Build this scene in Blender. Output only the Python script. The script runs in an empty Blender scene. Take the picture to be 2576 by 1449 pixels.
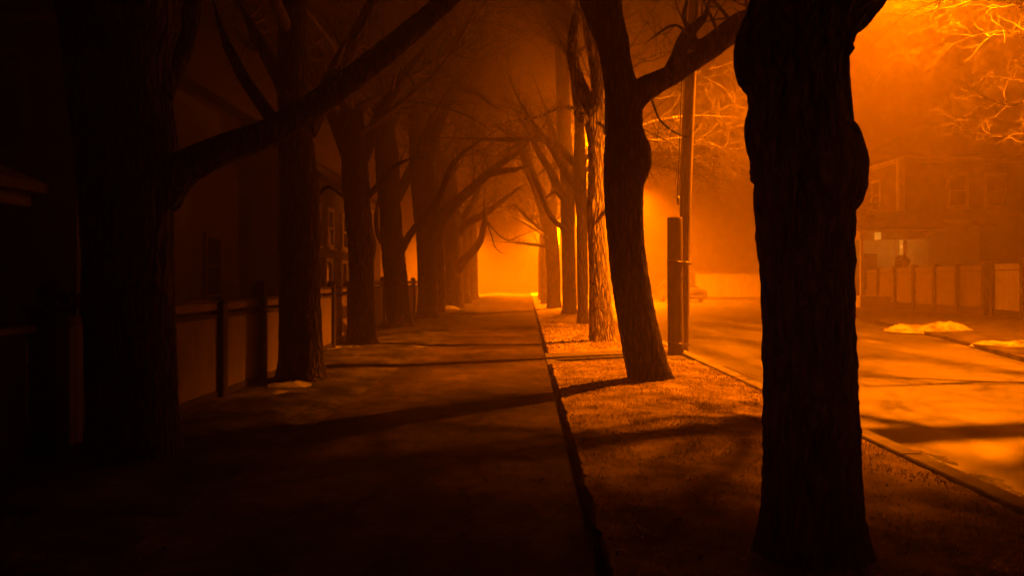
import bpy, math, random
from mathutils import Vector, Matrix, noise

# ------------------------------------------------------------------ basics
scene = bpy.context.scene
col = scene.collection
F = 2000.0            # focal length in pixels of a 2576-wide picture
CX, HY, CAMZ = 1288.0, 708.0, 1.5
DRIFT = 0.0195        # the street runs slightly to the right of the view axis
V = Vector
PI = math.pi

def W(px, py, Y):
    return V(((px - CX) / F * Y, Y, CAMZ + (HY - py) / F * Y))

def G(px, py, z=0.0):
    Y = (CAMZ - z) * F / (py - HY)
    return V(((px - CX) / F * Y, Y, z))

def S(x, y, z=0.0):
    """street coordinates (x across, y along) to world"""
    return V((x + DRIFT * y, y, z))

# ------------------------------------------------------------------ mesh builder
class MB:
    def __init__(self):
        self.v, self.f = [], []

    def quad_ring(self, a, b, n):
        f = self.f
        for i in range(n):
            j = (i + 1) % n
            f.append((a + i, a + j, b + j, b + i))

    def tube(self, pts, rad, sides=6, cap=True, shape=None):
        v = self.v
        n = len(pts)
        up = None
        prev = None
        for i in range(n):
            if i == 0: t = pts[1] - pts[0]
            elif i == n - 1: t = pts[-1] - pts[-2]
            else: t = pts[i + 1] - pts[i - 1]
            t = t.normalized() if t.length > 1e-9 else V((0, 0, 1))
            if up is None:
                a = V((1, 0, 0)) if abs(t.x) < 0.8 else V((0, 1, 0))
                up = (a - t * a.dot(t)).normalized()
            else:
                up = up - t * up.dot(t)
                up = up.normalized() if up.length > 1e-6 else V((1, 0, 0))
            side = t.cross(up)
            base = len(v)
            r = rad[i]
            p = pts[i]
            for k in range(sides):
                a = 2 * PI * k / sides
                d = up * math.cos(a) + side * math.sin(a)
                rr = r if shape is None else shape(p, d, r, a, i)
                v.append(p + d * rr)
            if prev is not None: self.quad_ring(prev, base, sides)
            elif cap: self.f.append(tuple(base + k for k in reversed(range(sides))))
            prev = base
        if cap: self.f.append(tuple(prev + k for k in range(sides)))

    def box(self, c, s, rz=0.0, bev=0.0, M=None):
        cx, cy, cz = c
        hx, hy, hz = s[0] / 2, s[1] / 2, s[2] / 2
        R = Matrix.Rotation(rz, 3, 'Z')
        b = min(bev, hx * .45, hy * .45, hz * .45)
        o = len(self.v)
        if b <= 0:
            for dz in (-hz, hz):
                for dx, dy in ((-hx, -hy), (hx, -hy), (hx, hy), (-hx, hy)):
                    p = R @ V((dx, dy, dz)) + V((cx, cy, cz))
                    self.v.append(M @ p if M else p)
            for q in ((3, 2, 1, 0), (4, 5, 6, 7), (0, 1, 5, 4), (1, 2, 6, 5), (2, 3, 7, 6), (3, 0, 4, 7)):
                self.f.append(tuple(o + i for i in q))
            return
        rings = [(-hz, b), (-hz + b, 0), (hz - b, 0), (hz, b)]
        for dz, ins in rings:
            x, y = hx - ins, hy - ins
            loop = [(-x + b, -y), (x - b, -y), (x, -y + b), (x, y - b), (x - b, y), (-x + b, y), (-x, y - b), (-x, -y + b)]
            for dx, dy in loop:
                p = R @ V((dx, dy, dz)) + V((cx, cy, cz))
                self.v.append(M @ p if M else p)
        for k in range(3): self.quad_ring(o + 8 * k, o + 8 * k + 8, 8)
        self.f.append(tuple(o + i for i in reversed(range(8))))
        self.f.append(tuple(o + 24 + i for i in range(8)))

    def prism(self, poly, z0, z1):
        o = len(self.v); n = len(poly)
        for z in (z0, z1):
            for p in poly: self.v.append(V((p[0], p[1], z)))
        self.quad_ring(o, o + n, n)
        self.f.append(tuple(o + i for i in reversed(range(n))))
        self.f.append(tuple(o + n + i for i in range(n)))

    def lathe(self, prof, c, sides=16):
        o = len(self.v); n = len(prof)
        for r, z in prof:
            for k in range(sides):
                a = 2 * PI * k / sides
                self.v.append(V((c[0] + r * math.cos(a), c[1] + r * math.sin(a), c[2] + z)))
        for i in range(n - 1): self.quad_ring(o + i * sides, o + (i + 1) * sides, sides)
        self.f.append(tuple(o + k for k in reversed(range(sides))))
        self.f.append(tuple(o + (n - 1) * sides + k for k in range(sides)))

    def poly(self, pts):
        o = len(self.v)
        self.v += [V(p) for p in pts]
        self.f.append(tuple(range(o, o + len(pts))))

    def build(self, name, mat, parent=None, smooth=False, loc=None):
        me = bpy.data.meshes.new(name)
        org = V(loc) if loc is not None else V((0, 0, 0))
        vv = [(p - org) for p in self.v] if loc is not None else self.v
        me.from_pydata([tuple(p) for p in vv], [], self.f)
        me.update()
        if smooth: me.polygons.foreach_set('use_smooth', [True] * len(me.polygons))
        me.materials.append(mat)
        o = bpy.data.objects.new(name, me)
        col.objects.link(o)
        if loc is not None: o.location = org
        if parent is not None: o.parent = parent
        return o

def tag(o, label=None, cat=None, group=None, kind=None):
    if label: o['label'] = label
    if cat: o['category'] = cat
    if group: o['group'] = group
    if kind: o['kind'] = kind
    return o

def thing(name, loc, label, cat, group=None, rz=0.0):
    o = bpy.data.objects.new(name, None)
    o.empty_display_size = 0.2
    col.objects.link(o)
    o.location = loc
    o.rotation_euler = (0, 0, rz)
    return tag(o, label, cat, group)

def catmull(P, n):
    """P: list of tuples/vectors (any length) -> n*(len-1)+1 samples"""
    out = []
    m = len(P)
    for i in range(m - 1):
        p0 = P[max(i - 1, 0)]; p1 = P[i]; p2 = P[i + 1]; p3 = P[min(i + 2, m - 1)]
        for k in range(n):
            t = k / n
            t2, t3 = t * t, t * t * t
            out.append(tuple(0.5 * ((2 * b) + (-a + c) * t + (2 * a - 5 * b + 4 * c - d) * t2 + (-a + 3 * b - 3 * c + d) * t3)
                             for a, b, c, d in zip(p0, p1, p2, p3)))
    out.append(tuple(P[-1]))
    return out

# ------------------------------------------------------------------ materials
def newmat(name):
    m = bpy.data.materials.new(name)
    m.use_nodes = True
    nt = m.node_tree
    bs = nt.nodes['Principled BSDF']
    return m, nt, bs

def ramp(nt, fac, stops):
    r = nt.nodes.new('ShaderNodeValToRGB')
    el = r.color_ramp.elements
    while len(el) < len(stops): el.new(0.5)
    for e, (p, c) in zip(el, stops):
        e.position = p; e.color = (c[0], c[1], c[2], 1)
    nt.links.new(fac, r.inputs['Fac'])
    return r.outputs['Color']

def noise_tex(nt, scale, detail=6, rough=.6, vec=None, dist=0.0):
    n = nt.nodes.new('ShaderNodeTexNoise')
    n.inputs['Scale'].default_value = scale
    n.inputs['Detail'].default_value = detail
    n.inputs['Roughness'].default_value = rough
    n.inputs['Distortion'].default_value = dist
    if vec is not None: nt.links.new(vec, n.inputs['Vector'])
    return n.outputs['Fac']

def coords(nt, scale=(1, 1, 1)):
    tc = nt.nodes.new('ShaderNodeTexCoord')
    mp = nt.nodes.new('ShaderNodeMapping')
    mp.inputs['Scale'].default_value = scale
    nt.links.new(tc.outputs['Object'], mp.inputs['Vector'])
    return mp.outputs['Vector']

def bump(nt, bs, h, strength, dist):
    b = nt.nodes.new('ShaderNodeBump')
    b.inputs['Strength'].default_value = strength
    b.inputs['Distance'].default_value = dist
    nt.links.new(h, b.inputs['Height'])
    nt.links.new(b.outputs['Normal'], bs.inputs['Normal'])

def mathn(nt, op, a, b):
    m = nt.nodes.new('ShaderNodeMath'); m.operation = op
    for i, x in enumerate((a, b)):
        if isinstance(x, (int, float)): m.inputs[i].default_value = x
        else: nt.links.new(x, m.inputs[i])
    return m.outputs[0]

def mat_noise(name, c0, c1, scale=4, rough=.8, bscale=None, bstr=.4, bdist=.01, vs=(1, 1, 1), spec=.3, lo=.35, hi=.68):
    m, nt, bs = newmat(name)
    vec = coords(nt, vs)
    f = noise_tex(nt, scale, 8, .62, vec)
    nt.links.new(ramp(nt, f, [(lo, c0), (hi, c1)]), bs.inputs['Base Color'])
    bs.inputs['Roughness'].default_value = rough
    bs.inputs['Specular IOR Level'].default_value = spec
    if bscale: bump(nt, bs, noise_tex(nt, bscale, 6, .65, vec), bstr, bdist)
    return m

def mat_bark(name, c0, c1, sc=7.0, strength=1.0, dist=.03):
    m, nt, bs = newmat(name)
    vec = coords(nt, (1, 1, .17))
    nz = nt.nodes.new('ShaderNodeTexNoise')
    nz.inputs['Scale'].default_value = 9; nz.inputs['Detail'].default_value = 4
    nt.links.new(coords(nt, (1, 1, .5)), nz.inputs['Vector'])
    mx = nt.nodes.new('ShaderNodeVectorMath'); mx.operation = 'MULTIPLY_ADD'
    nt.links.new(nz.outputs['Color'], mx.inputs[0])
    mx.inputs[1].default_value = (.10, .10, .05)
    nt.links.new(vec, mx.inputs[2])
    vo = nt.nodes.new('ShaderNodeTexVoronoi')
    vo.feature = 'DISTANCE_TO_EDGE'
    vo.inputs['Scale'].default_value = sc * 2.2
    nt.links.new(mx.outputs[0], vo.inputs['Vector'])
    edge = mathn(nt, 'MINIMUM', mathn(nt, 'MULTIPLY', vo.outputs['Distance'], 3.2), 1.0)
    fine = noise_tex(nt, 38, 6, .7, coords(nt, (1, 1, .4)))
    h = mathn(nt, 'ADD', edge, mathn(nt, 'MULTIPLY', fine, .45))
    cf = mathn(nt, 'MULTIPLY', edge, mathn(nt, 'ADD', noise_tex(nt, 5, 6, .6, coords(nt, (1, 1, .5))), .25))
    nt.links.new(ramp(nt, cf, [(.05, c0), (.75, c1)]), bs.inputs['Base Color'])
    bs.inputs['Roughness'].default_value = .9
    bs.inputs['Specular IOR Level'].default_value = .15
    bump(nt, bs, h, strength, dist)
    return m

def mat_plain(name, c, rough=.6, spec=.4, metal=0):
    m, nt, bs = newmat(name)
    f = noise_tex(nt, 6, 6, .6, coords(nt))
    nt.links.new(ramp(nt, f, [(.3, [x * .82 for x in c]), (.7, [min(1, x * 1.1) for x in c])]), bs.inputs['Base Color'])
    bs.inputs['Roughness'].default_value = rough
    bs.inputs['Specular IOR Level'].default_value = spec
    bs.inputs['Metallic'].default_value = metal
    return m

def mat_boards(name, c, pitch=.12, axis=2, rough=.75, depth=.012):
    """painted boards: lines along one object axis plus weathering"""
    m, nt, bs = newmat(name)
    tc = nt.nodes.new('ShaderNodeTexCoord')
    sep = nt.nodes.new('ShaderNodeSeparateXYZ')
    nt.links.new(tc.outputs['Object'], sep.inputs[0])
    fr = mathn(nt, 'FRACT', mathn(nt, 'DIVIDE', sep.outputs[axis], pitch), 0)
    f = noise_tex(nt, 3.0, 8, .65, coords(nt, (1, 1, .35)))
    nt.links.new(ramp(nt, f, [(.3, [x * .7 for x in c]), (.7, [min(1, x * 1.12) for x in c])]), bs.inputs['Base Color'])
    bs.inputs['Roughness'].default_value = rough
    bs.inputs['Specular IOR Level'].default_value = .3
    bump(nt, bs, fr, 1.0, depth)
    return m

def mat_emit(name, c, s):
    m, nt, bs = newmat(name)
    bs.inputs['Base Color'].default_value = (.8, .8, .8, 1)
    bs.inputs['Emission Color'].default_value = (*c, 1)
    bs.inputs['Emission Strength'].default_value = s
    return m

SODIUM = (1.0, .168, .0)
M = {}
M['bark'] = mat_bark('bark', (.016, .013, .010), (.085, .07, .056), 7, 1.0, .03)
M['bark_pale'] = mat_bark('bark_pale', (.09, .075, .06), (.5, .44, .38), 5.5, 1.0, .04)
M['twig'] = mat_noise('twig', (.07, .06, .05), (.2, .175, .15), 14, .85)
M['frost_twig'] = mat_noise('frost_twig', (.07, .065, .06), (.22, .205, .19), 9, .8)
M['soil'] = mat_noise('soil', (.02, .016, .012), (.06, .05, .04), 1.2, .95, 20, .6, .02)
M['walk'] = mat_noise('walk', (.028, .026, .024), (.068, .062, .056), 1.1, .92, 60, .5, .005, spec=.12)
M['path'] = mat_noise('path', (.10, .095, .088), (.24, .23, .215), 1.6, .75, 60, .5, .006)
M['verge'] = mat_noise('verge', (.17, .135, .105), (.60, .50, .41), 2.2, .95, 42, .7, .008, spec=.1)
M['left_verge'] = mat_noise('left_verge', (.025, .022, .017), (.17, .16, .145), 1.5, .95, 40, .8, .010, spec=.1, lo=.42, hi=.78)
M['grass'] = mat_noise('grass', (.18, .14, .10), (.5, .42, .34), 3.2, .9, spec=.1)
_nt = M['grass'].node_tree; _bs = _nt.nodes['Principled BSDF']
_tr = _nt.nodes.new('ShaderNodeBsdfTranslucent'); _mx = _nt.nodes.new('ShaderNodeMixShader'); _mx.inputs[0].default_value = .5
_nt.links.new(_bs.inputs['Base Color'].links[0].from_socket, _tr.inputs['Color'])
_nt.links.new(_bs.outputs[0], _mx.inputs[1]); _nt.links.new(_tr.outputs[0], _mx.inputs[2])
_nt.links.new(_mx.outputs[0], _nt.nodes['Material Output'].inputs['Surface'])
M['curb'] = mat_noise('curb', (.22, .21, .2), (.42, .41, .39), 3, .8, 40, .5, .008)
M['snow'] = mat_noise('snow', (.30, .29, .28), (.66, .66, .66), 3.5, .6, 14, .7, .03)
M['old_snow'] = mat_noise('old_snow', (.06, .057, .054), (.46, .46, .46), 2.4, .7, 24, .9, .02, lo=.32, hi=.6)
M['pole'] = mat_noise('pole', (.13, .105, .08), (.32, .27, .21), 6, .85, 30, .8, .012, (1, 1, .08))
M['dark_pole'] = mat_noise('dark_pole', (.09, .072, .056), (.22, .18, .145), 6, .85, 30, .8, .012, (1, 1, .08))
M['steel'] = mat_plain('steel', (.35, .35, .34), .45, .5, .8)
M['rubber'] = mat_plain('rubber', (.02, .02, .02), .7)
M['cable'] = mat_plain('cable', (.03, .03, .03), .6)
M['fence_white'] = mat_boards('fence_white', (.74, .72, .69), .14, 1)
M['fence_brown'] = mat_boards('fence_brown', (.30, .25, .2), .14, 0, .75, .004)
M['shaded_post'] = mat_plain('shaded_post', (.03, .024, .018), .85)  # dark tone puts the posts' shaded side into their colour
M['left_board'] = mat_boards('left_board', (.24, .2, .16), .074, 0, .8, .004)
M['dim_wood'] = mat_plain('dim_wood', (.07, .06, .05), .8)
M['left_post'] = mat_plain('left_post', (.035, .028, .022), .85)
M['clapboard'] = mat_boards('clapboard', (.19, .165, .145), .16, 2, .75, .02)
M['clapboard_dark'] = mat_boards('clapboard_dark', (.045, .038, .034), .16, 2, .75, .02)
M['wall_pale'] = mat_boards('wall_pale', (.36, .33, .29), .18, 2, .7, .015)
M['trim'] = mat_plain('trim', (.62, .6, .56), .6)
M['trim_dim'] = mat_plain('trim_dim', (.5, .47, .43), .6)
M['roof'] = mat_noise('roof', (.03, .028, .026), (.07, .065, .06), 8, .9, 30, .6, .01)
M['garage'] = mat_boards('garage', (.02, .016, .013), .2, 0, .85, .015)
M['glass'] = mat_plain('glass', (.02, .022, .025), .08, .6)
M['window_glow'] = mat_emit('window_glow', (1.0, .30, .02), .035)
M['needle'] = mat_noise('needle', (.02, .03, .015), (.05, .07, .035), 3, .9)
M['shrub'] = mat_noise('shrub', (.012, .014, .008), (.03, .032, .02), 3, .9)
M['car_paint'] = mat_plain('car_paint', (.05, .052, .06), .3, .5)
M['chrome'] = mat_plain('chrome', (.6, .6, .6), .25, .5, 1)
M['lens'] = mat_emit('lens', SODIUM, 30)
M['lantern'] = mat_emit('lantern', (1.0, .40, .03), .7)
M['plate'] = mat_plain('plate', (.7, .7, .68), .5)

# wet frosty asphalt of the road
def walk_mat():
    m, nt, bs = newmat('walk')
    a = noise_tex(nt, .55, 7, .68, coords(nt), .4)
    b = noise_tex(nt, 3.2, 8, .7, coords(nt), .8)
    c = noise_tex(nt, 70, 4, .7, coords(nt))
    f = mathn(nt, 'ADD', mathn(nt, 'MULTIPLY', a, .55), mathn(nt, 'ADD', mathn(nt, 'MULTIPLY', b, .35), mathn(nt, 'MULTIPLY', c, .18)))
    vo = nt.nodes.new('ShaderNodeTexVoronoi'); vo.feature = 'DISTANCE_TO_EDGE'; vo.inputs['Scale'].default_value = .42
    nz = nt.nodes.new('ShaderNodeTexNoise'); nz.inputs['Scale'].default_value = 2.4; nz.inputs['Detail'].default_value = 6
    nt.links.new(coords(nt), nz.inputs['Vector'])
    ad = nt.nodes.new('ShaderNodeVectorMath'); ad.operation = 'MULTIPLY_ADD'; ad.inputs[1].default_value = (.8, .8, .8)
    nt.links.new(nz.outputs['Color'], ad.inputs[0]); nt.links.new(coords(nt), ad.inputs[2]); nt.links.new(ad.outputs[0], vo.inputs['Vector'])
    crack = mathn(nt, 'MINIMUM', mathn(nt, 'MULTIPLY', vo.outputs['Distance'], 90), 1.0)
    f = mathn(nt, 'SUBTRACT', f, mathn(nt, 'MULTIPLY', mathn(nt, 'SUBTRACT', 1.0, crack), .12))
    nt.links.new(ramp(nt, f, [(.42, (.014, .011, .009)), (.53, (.044, .034, .027)), (.66, (.15, .12, .095))]), bs.inputs['Base Color'])
    bs.inputs['Roughness'].default_value = .9
    bs.inputs['Specular IOR Level'].default_value = .12
    bump(nt, bs, mathn(nt, 'ADD', c, mathn(nt, 'MULTIPLY', b, 1.5)), .6, .008)
    return m
M['walk'] = walk_mat()
def road_mat():
    m, nt, bs = newmat('road')
    vec = coords(nt, (1, .22, 1))
    f = noise_tex(nt, .9, 8, .65, vec, .6)
    f2 = noise_tex(nt, 30, 5, .7, coords(nt))
    nt.links.new(ramp(nt, f, [(.36, (.026, .025, .023)), (.50, (.062, .06, .057)), (.66, (.15, .146, .14))]), bs.inputs['Base Color'])
    rr = nt.nodes.new('ShaderNodeMapRange')
    rr.inputs['From Min'].default_value = .35; rr.inputs['From Max'].default_value = .65
    rr.inputs['To Min'].default_value = .34; rr.inputs['To Max'].default_value = .75
    nt.links.new(f, rr.inputs['Value'])
    nt.links.new(rr.outputs[0], bs.inputs['Roughness'])
    bump(nt, bs, mathn(nt, 'ADD', f2, mathn(nt, 'MULTIPLY', f, 1.5)), .5, .012)
    return m
M['road'] = road_mat()
m, nt, bs = newmat('gutter_ice')
bs.inputs['Base Color'].default_value = (.09, .088, .085, 1)
bs.inputs['Roughness'].default_value = .16
bump(nt, bs, noise_tex(nt, 16, 5, .65, coords(nt)), .8, .03)
M['ice'] = m
bs.inputs['Roughness'].default_value = .13
[n for n in nt.nodes if n.type == 'BUMP'][0].inputs['Distance'].default_value = .035
[n for n in nt.nodes if n.type == 'BUMP'][0].inputs['Strength'].default_value = 1.0

# ------------------------------------------------------------------ ground
Z_ROAD = -.10
g = MB(); g.poly([(-120, -14, -.13), (120, -14, -.13), (120, 222, -.13), (-120, 222, -.13)])
tag(g.build('ground', M['soil']), kind='structure')

# lower road surface, near curb line to far edge
g = MB()
near = [S(3.28, y) for y in (-10, 20, 60, 120, 200)]
far = [V((9.9, -10, 0)), V((9.9, 15.0, 0)), V((11.9, 22, 0)), V((14.9, 34.5, 0)), V((17.5, 50, 0)), V((19.2, 74, 0)), V((20, 84, 0)), V((17, 120, 0)), V((17, 200, 0))]
g.poly([(p.x, p.y, Z_ROAD) for p in near[:1]] + [(p.x, p.y, Z_ROAD) for p in far] + [(p.x, p.y, Z_ROAD) for p in reversed(near[1:])])
tag(g.build('road', M['road']), kind='structure')
# wide pavement beyond the road
g = MB()
rim = [V((p.x, p.y, 0)) for p in far]
g.prism([(p.x, p.y) for p in rim] + [(60, 200), (60, -10)], -.125, .0)
g.f[-2:] = g.f[-2:]
tag(g.build('pavement', M['left_verge']), kind='structure')

# sidewalk slab
g = MB()
def band(x0, x1, y0, y1, z0, z1, wob=0.0, step=1.2, rnd=random.Random(3)):
    n = max(2, int((y1 - y0) / step))
    a = [S(x0 + rnd.uniform(-wob, wob), y0 + (y1 - y0) * i / n) for i in range(n + 1)]
    b = [S(x1, y0 + (y1 - y0) * i / n) for i in range(n + 1)]
    g.prism([(p.x, p.y) for p in b] + [(p.x, p.y) for p in reversed(a)], z0, z1)
band(-2.22, .345, -8, 200, -.12, 0.0)
tag(g.build('sidewalk', M['walk']), kind='structure')

# crossing path through the verge
g = MB()
pp = [G(1366, 890, .012), G(1575, 881, .012), S(3.12, 17.2), S(3.12, 14.9), G(1575, 904, .012), G(1380, 919, .012)]
PATH0, PATH1 = 14.25, 16.45
pp = [S(.36, PATH0), S(3.12, PATH0 + .55), S(3.12, PATH1 + .75), S(.36, PATH1)]
g.prism([(p.x, p.y) for p in pp], -.118, .012)
tag(g.build('path', M['path']), kind='structure')

# verges: lumpy turf as a displaced grid
def verge_h(x, y):
    k = .55 + .6 * noise.noise(V((x * .8, y * .8, 5.5)))
    k = max(k, .12)
    return (.03 * noise.noise(V((x * 1.3, y * 1.3, 3.1))) + k * (.026 * noise.noise(V((x * 6, y * 6, 7.7))) + .022 * noise.noise(V((x * 14, y * 14, 1.7))) + .012 * noise.noise(V((x * 31, y * 31, 2.2)))))

def turf(name, x0, x1, y0, y1, z, nx, ny, mat, skew0=0.0, skew1=0.0, mound=0.0, pw=1.0):
    m = MB()
    for j in range(ny + 1):
        t = (j / ny) ** pw
        for i in range(nx + 1):
            u = i / nx
            x = x0 + (x1 - x0) * u
            ya = y0 + skew0 * u; yb = y1 + skew1 * u
            y = ya + (yb - ya) * t
            e = min(1, u * 14, (1 - u) * 14, (y - ya) * 5, (yb - y) * 5)
            p = S(x, y, 0)
            edge_w = (.035 * noise.noise(V((0, y * 2.2, 2))) + .025 * noise.noise(V((0, y * 9, 4)))) * max(0, 1 - min(u, 1 - u) * 18)
            p.x += edge_w
            p.z = z + verge_h(p.x, p.y) * (.3 + .7 * max(e, 0)) + mound * math.sin(PI * u) * max(e, 0)
            m.v.append(p)
    w = nx + 1
    for j in range(ny):
        for i in range(nx):
            a = j * w + i
            m.f.append((a, a + 1, a + w + 1, a + w))
    # skirt down to the ground
    rim = [i for i in range(w)] + [j * w + nx for j in range(1, ny + 1)] + [ny * w + i for i in range(nx - 1, -1, -1)] + [j * w for j in range(ny - 1, 0, -1)]
    o = len(m.v)
    for k in rim: m.v.append(V((m.v[k].x, m.v[k].y, -.122)))
    n = len(rim)
    for k in range(n):
        q = (k + 1) % n
        m.f.append((rim[q], rim[k], o + k, o + q))
    ob = m.build(name, mat, smooth=True)
    return tag(ob, kind='structure')

turf('verge', .425, 3.10, 1.0, PATH0 - .02, .036, 170, 640, M['verge'], 0, .53, .05)
turf('verge', .425, 3.10, PATH1 + .02, 150, .036, 60, 700, M['verge'], .73, 0, .05, 1.9)
turf('left_verge', -4.6, -2.12, 1.5, 150, -.02, 90, 800, M['left_verge'], 0, 0, .07, 1.7)
# narrow soil trench between walk and verge is the bare ground itself

# curb stones
g = MB()
y = -6.0
while y < 150:
    L = 1.8 if y < 40 else 8
    a = S(3.20, y + L / 2)
    g.box((a.x, a.y, -.03), (.18, L - .015, .19), -math.atan(DRIFT), .012)
    y += L
tag(g.build('curb', M['curb']), kind='structure')
# icy wet gutter
g = MB()
rr = random.Random(5)
for y0, y1, w in ((3.6, 5.4, .16), (5.6, 6.6, .22), (6.9, 7.7, .12), (9.0, 10.4, .14), (13, 15, .2), (22, 30, .3)):
    L, R = [], []
    n = 14
    for i in range(n + 1):
        t = i / n; y = y0 + (y1 - y0) * t
        ww = w * math.sin(PI * t) ** .6 * rr.uniform(.6, 1.2) + .005
        c = 3.62 + .1 * math.sin(y * 3) + rr.uniform(-.03, .03)
        L.append(S(c - ww, y, Z_ROAD + .004)); R.append(S(c + ww, y, Z_ROAD + .004))
    g.poly(R + L[::-1])
tag(g.build('gutter_ice', M['ice']), kind='structure')

# frosted grass blades on the verge (nobody could count them)
g = MB()
rr = random.Random(11)
def blades(n, xa, xb, ya, yb, zb, hmin, hmax, wmul=1.0):
    for _ in range(n):
        y = ya + (yb - ya) * rr.random() ** 1.25
        x = rr.uniform(xa, xb)
        if PATH0 - .05 + .2 * (x - .4) < y < PATH1 + .05 + .29 * (x - .4) and xa > 0: continue
        p = S(x, y, 0)
        dens = noise.noise(V((p.x * 2.1, p.y * 2.1, 9.0)))
        if dens < -.18 and rr.random() < .75: continue
        u = (x - .425) / 2.675
        p.z = zb + verge_h(p.x, p.y) + (.05 * math.sin(PI * u) if xa > 0 else .0)
        a = rr.uniform(0, 2 * PI); h = rr.uniform(hmin, hmax) * (1 + .5 * dens)
        w = (.0035 + .00045 * y) * wmul
        d = V((math.cos(a), math.sin(a), 0)); s = V((-d.y, d.x, 0)) * w
        lean = rr.uniform(.3, 1.3) * h
        o = len(g.v)
        g.v += [p - s - V((0, 0, .012)), p + s - V((0, 0, .012)), p + d * lean * .45 + V((0, 0, h * .75)) + s * .6, p + d * lean + V((0, 0, h * .9))]
        g.f.append((o, o + 1, o + 2)); g.f.append((o, o + 2, o + 3))
blades(27000, .45, 3.08, 2.6, 14.7, .036, .006, .024)
blades(6000, .45, 3.08, 16.5, 32, .036, .010, .04, 1.2)
tag(g.build('grass', M['grass']), 'short frosted grass on the verge beside the curb', kind='stuff')

g = MB()
rr = random.Random(23)
for _ in range(900):
    y = 2.8 + 22 * rr.random() ** 1.3
    k = rr.random()
    if k < .45: x = rr.gauss(.34, .16); z = .006 if x < .35 else .05
    elif k < .7: x = rr.gauss(-2.0, .3); z = .01
    elif k < .85: x = rr.uniform(.7, 3.0); z = .085
    else: x = rr.uniform(-1.8, .3); z = .006
    if k >= .45 and k < .7 and x < -2.1: z = .03
    p = S(x, y, z)
    a = rr.uniform(0, 6.28); L = rr.uniform(.02, .05); w = L * rr.uniform(.35, .6)
    d = V((math.cos(a), math.sin(a), rr.uniform(-.1, .35))); q = V((-d.y, d.x, rr.uniform(-.3, .3)))
    o = len(g.v)
    g.v += [p - d * L * .5, p + q * w * .5, p + d * L * .5 + V((0, 0, .012)), p - q * w * .5]
    g.f.append((o, o + 1, o + 2, o + 3))
tag(g.build('fallen_leaves', M['soil']), 'scattered dead leaves along the sidewalk edges', kind='stuff')

# ------------------------------------------------------------------ trees
def interp(path, rad, t):
    k = t * (len(path) - 1)
    i = min(int(k), len(path) - 2)
    f = k - i
    return path[i].lerp(path[i + 1], f), rad[i] + (rad[i + 1] - rad[i]) * f, (path[i + 1] - path[i])

def rvec(r):
    while True:
        v = V((r.uniform(-1, 1), r.uniform(-1, 1), r.uniform(-1, 1)))
        if .05 < v.length < 1: return v.normalized()

def wander(p, d, L, n, wig, up, r):
    pts = [p.copy()]
    d = d.normalized()
    for i in range(n):
        d = (d + rvec(r) * wig + V((0, 0, up))).normalized()
        p = p + d * (L / n)
        pts.append(p.copy())
    return pts

class Crown:
    """limbs, branches and twigs of one bare tree"""
    def __init__(self, seed, dense=1.0, maxlev=3, rmin=.0045, droop=.0):
        self.r = random.Random(seed); self.mb = MB(); self.dense = dense
        self.maxlev = maxlev; self.rmin = rmin; self.droop = droop
        self.clear = None; self.wig = 0.0

    def limb(self, pts, rads, sides=8, start=.12, spread=1.0, lmul=1.0):
        self.mb.tube(pts, rads, sides)
        L = sum((pts[i + 1] - pts[i]).length for i in range(len(pts) - 1))
        self.spray(pts, rads, L, 1, start, spread, lmul)

    def auto(self, p, d, L, r0, lev=1, start=.2, up=.05, wig=.22):
        n = max(4, int(L / .7))
        pts = wander(p, d, L, n, wig, up, self.r)
        rads = [r0 * (1 - .86 * (i / n) ** .8) + self.rmin for i in range(n + 1)]
        self.limb(pts, rads, 8, start)

    def spray(self, pts, rads, L, lev, start, spread, lmul=1.0):
        r = self.r
        per = {1: 3.0, 2: 5.0, 3: 7.0}[lev] * self.dense
        cnt = max(2, int(L * (1 - start) * per))
        for k in range(cnt):
            t = start + (1 - start) * (k + r.random()) / cnt
            p, rad, tan = interp(pts, rads, min(t, .999))
            if tan.length < 1e-6: continue
            tan.normalize()
            side = rvec(r); side = side - tan * side.dot(tan)
            if side.length < .1: continue
            side.normalize()
            side.z = side.z * .8 + .12
            d = (tan * r.uniform(.35, 1.0) + side * r.uniform(.6, 1.1) * spread).normalized()
            if lev == 1: cl = (L * r.uniform(.22, .5) * (1.1 - .65 * t) + .35) * lmul
            elif lev == 2: cl = (L * r.uniform(.25, .55) * (1.1 - .6 * t) + .15)
            else: cl = r.uniform(.10, .34)
            if self.clear and self.clear(p + d * cl): continue
            r0 = min(rad * r.uniform(.45, .7), .012 + cl * .016)
            r0 = max(r0, self.rmin)
            n = 6 if lev == 1 else (5 if lev == 2 else 3)
            cp = wander(p, d, cl, n, .28 + .06 * lev + self.wig, (.07 if lev == 1 else .03) - self.droop, r)
            cr = [max(self.rmin * .75, r0 * (1 - .85 * i / n)) for i in range(n + 1)]
            self.mb.tube(cp, cr, 5 if r0 > .02 else (4 if r0 > .009 else 3), False)
            if lev < self.maxlev:
                self.spray(cp, cr, cl, lev + 1, .15, spread)

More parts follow.
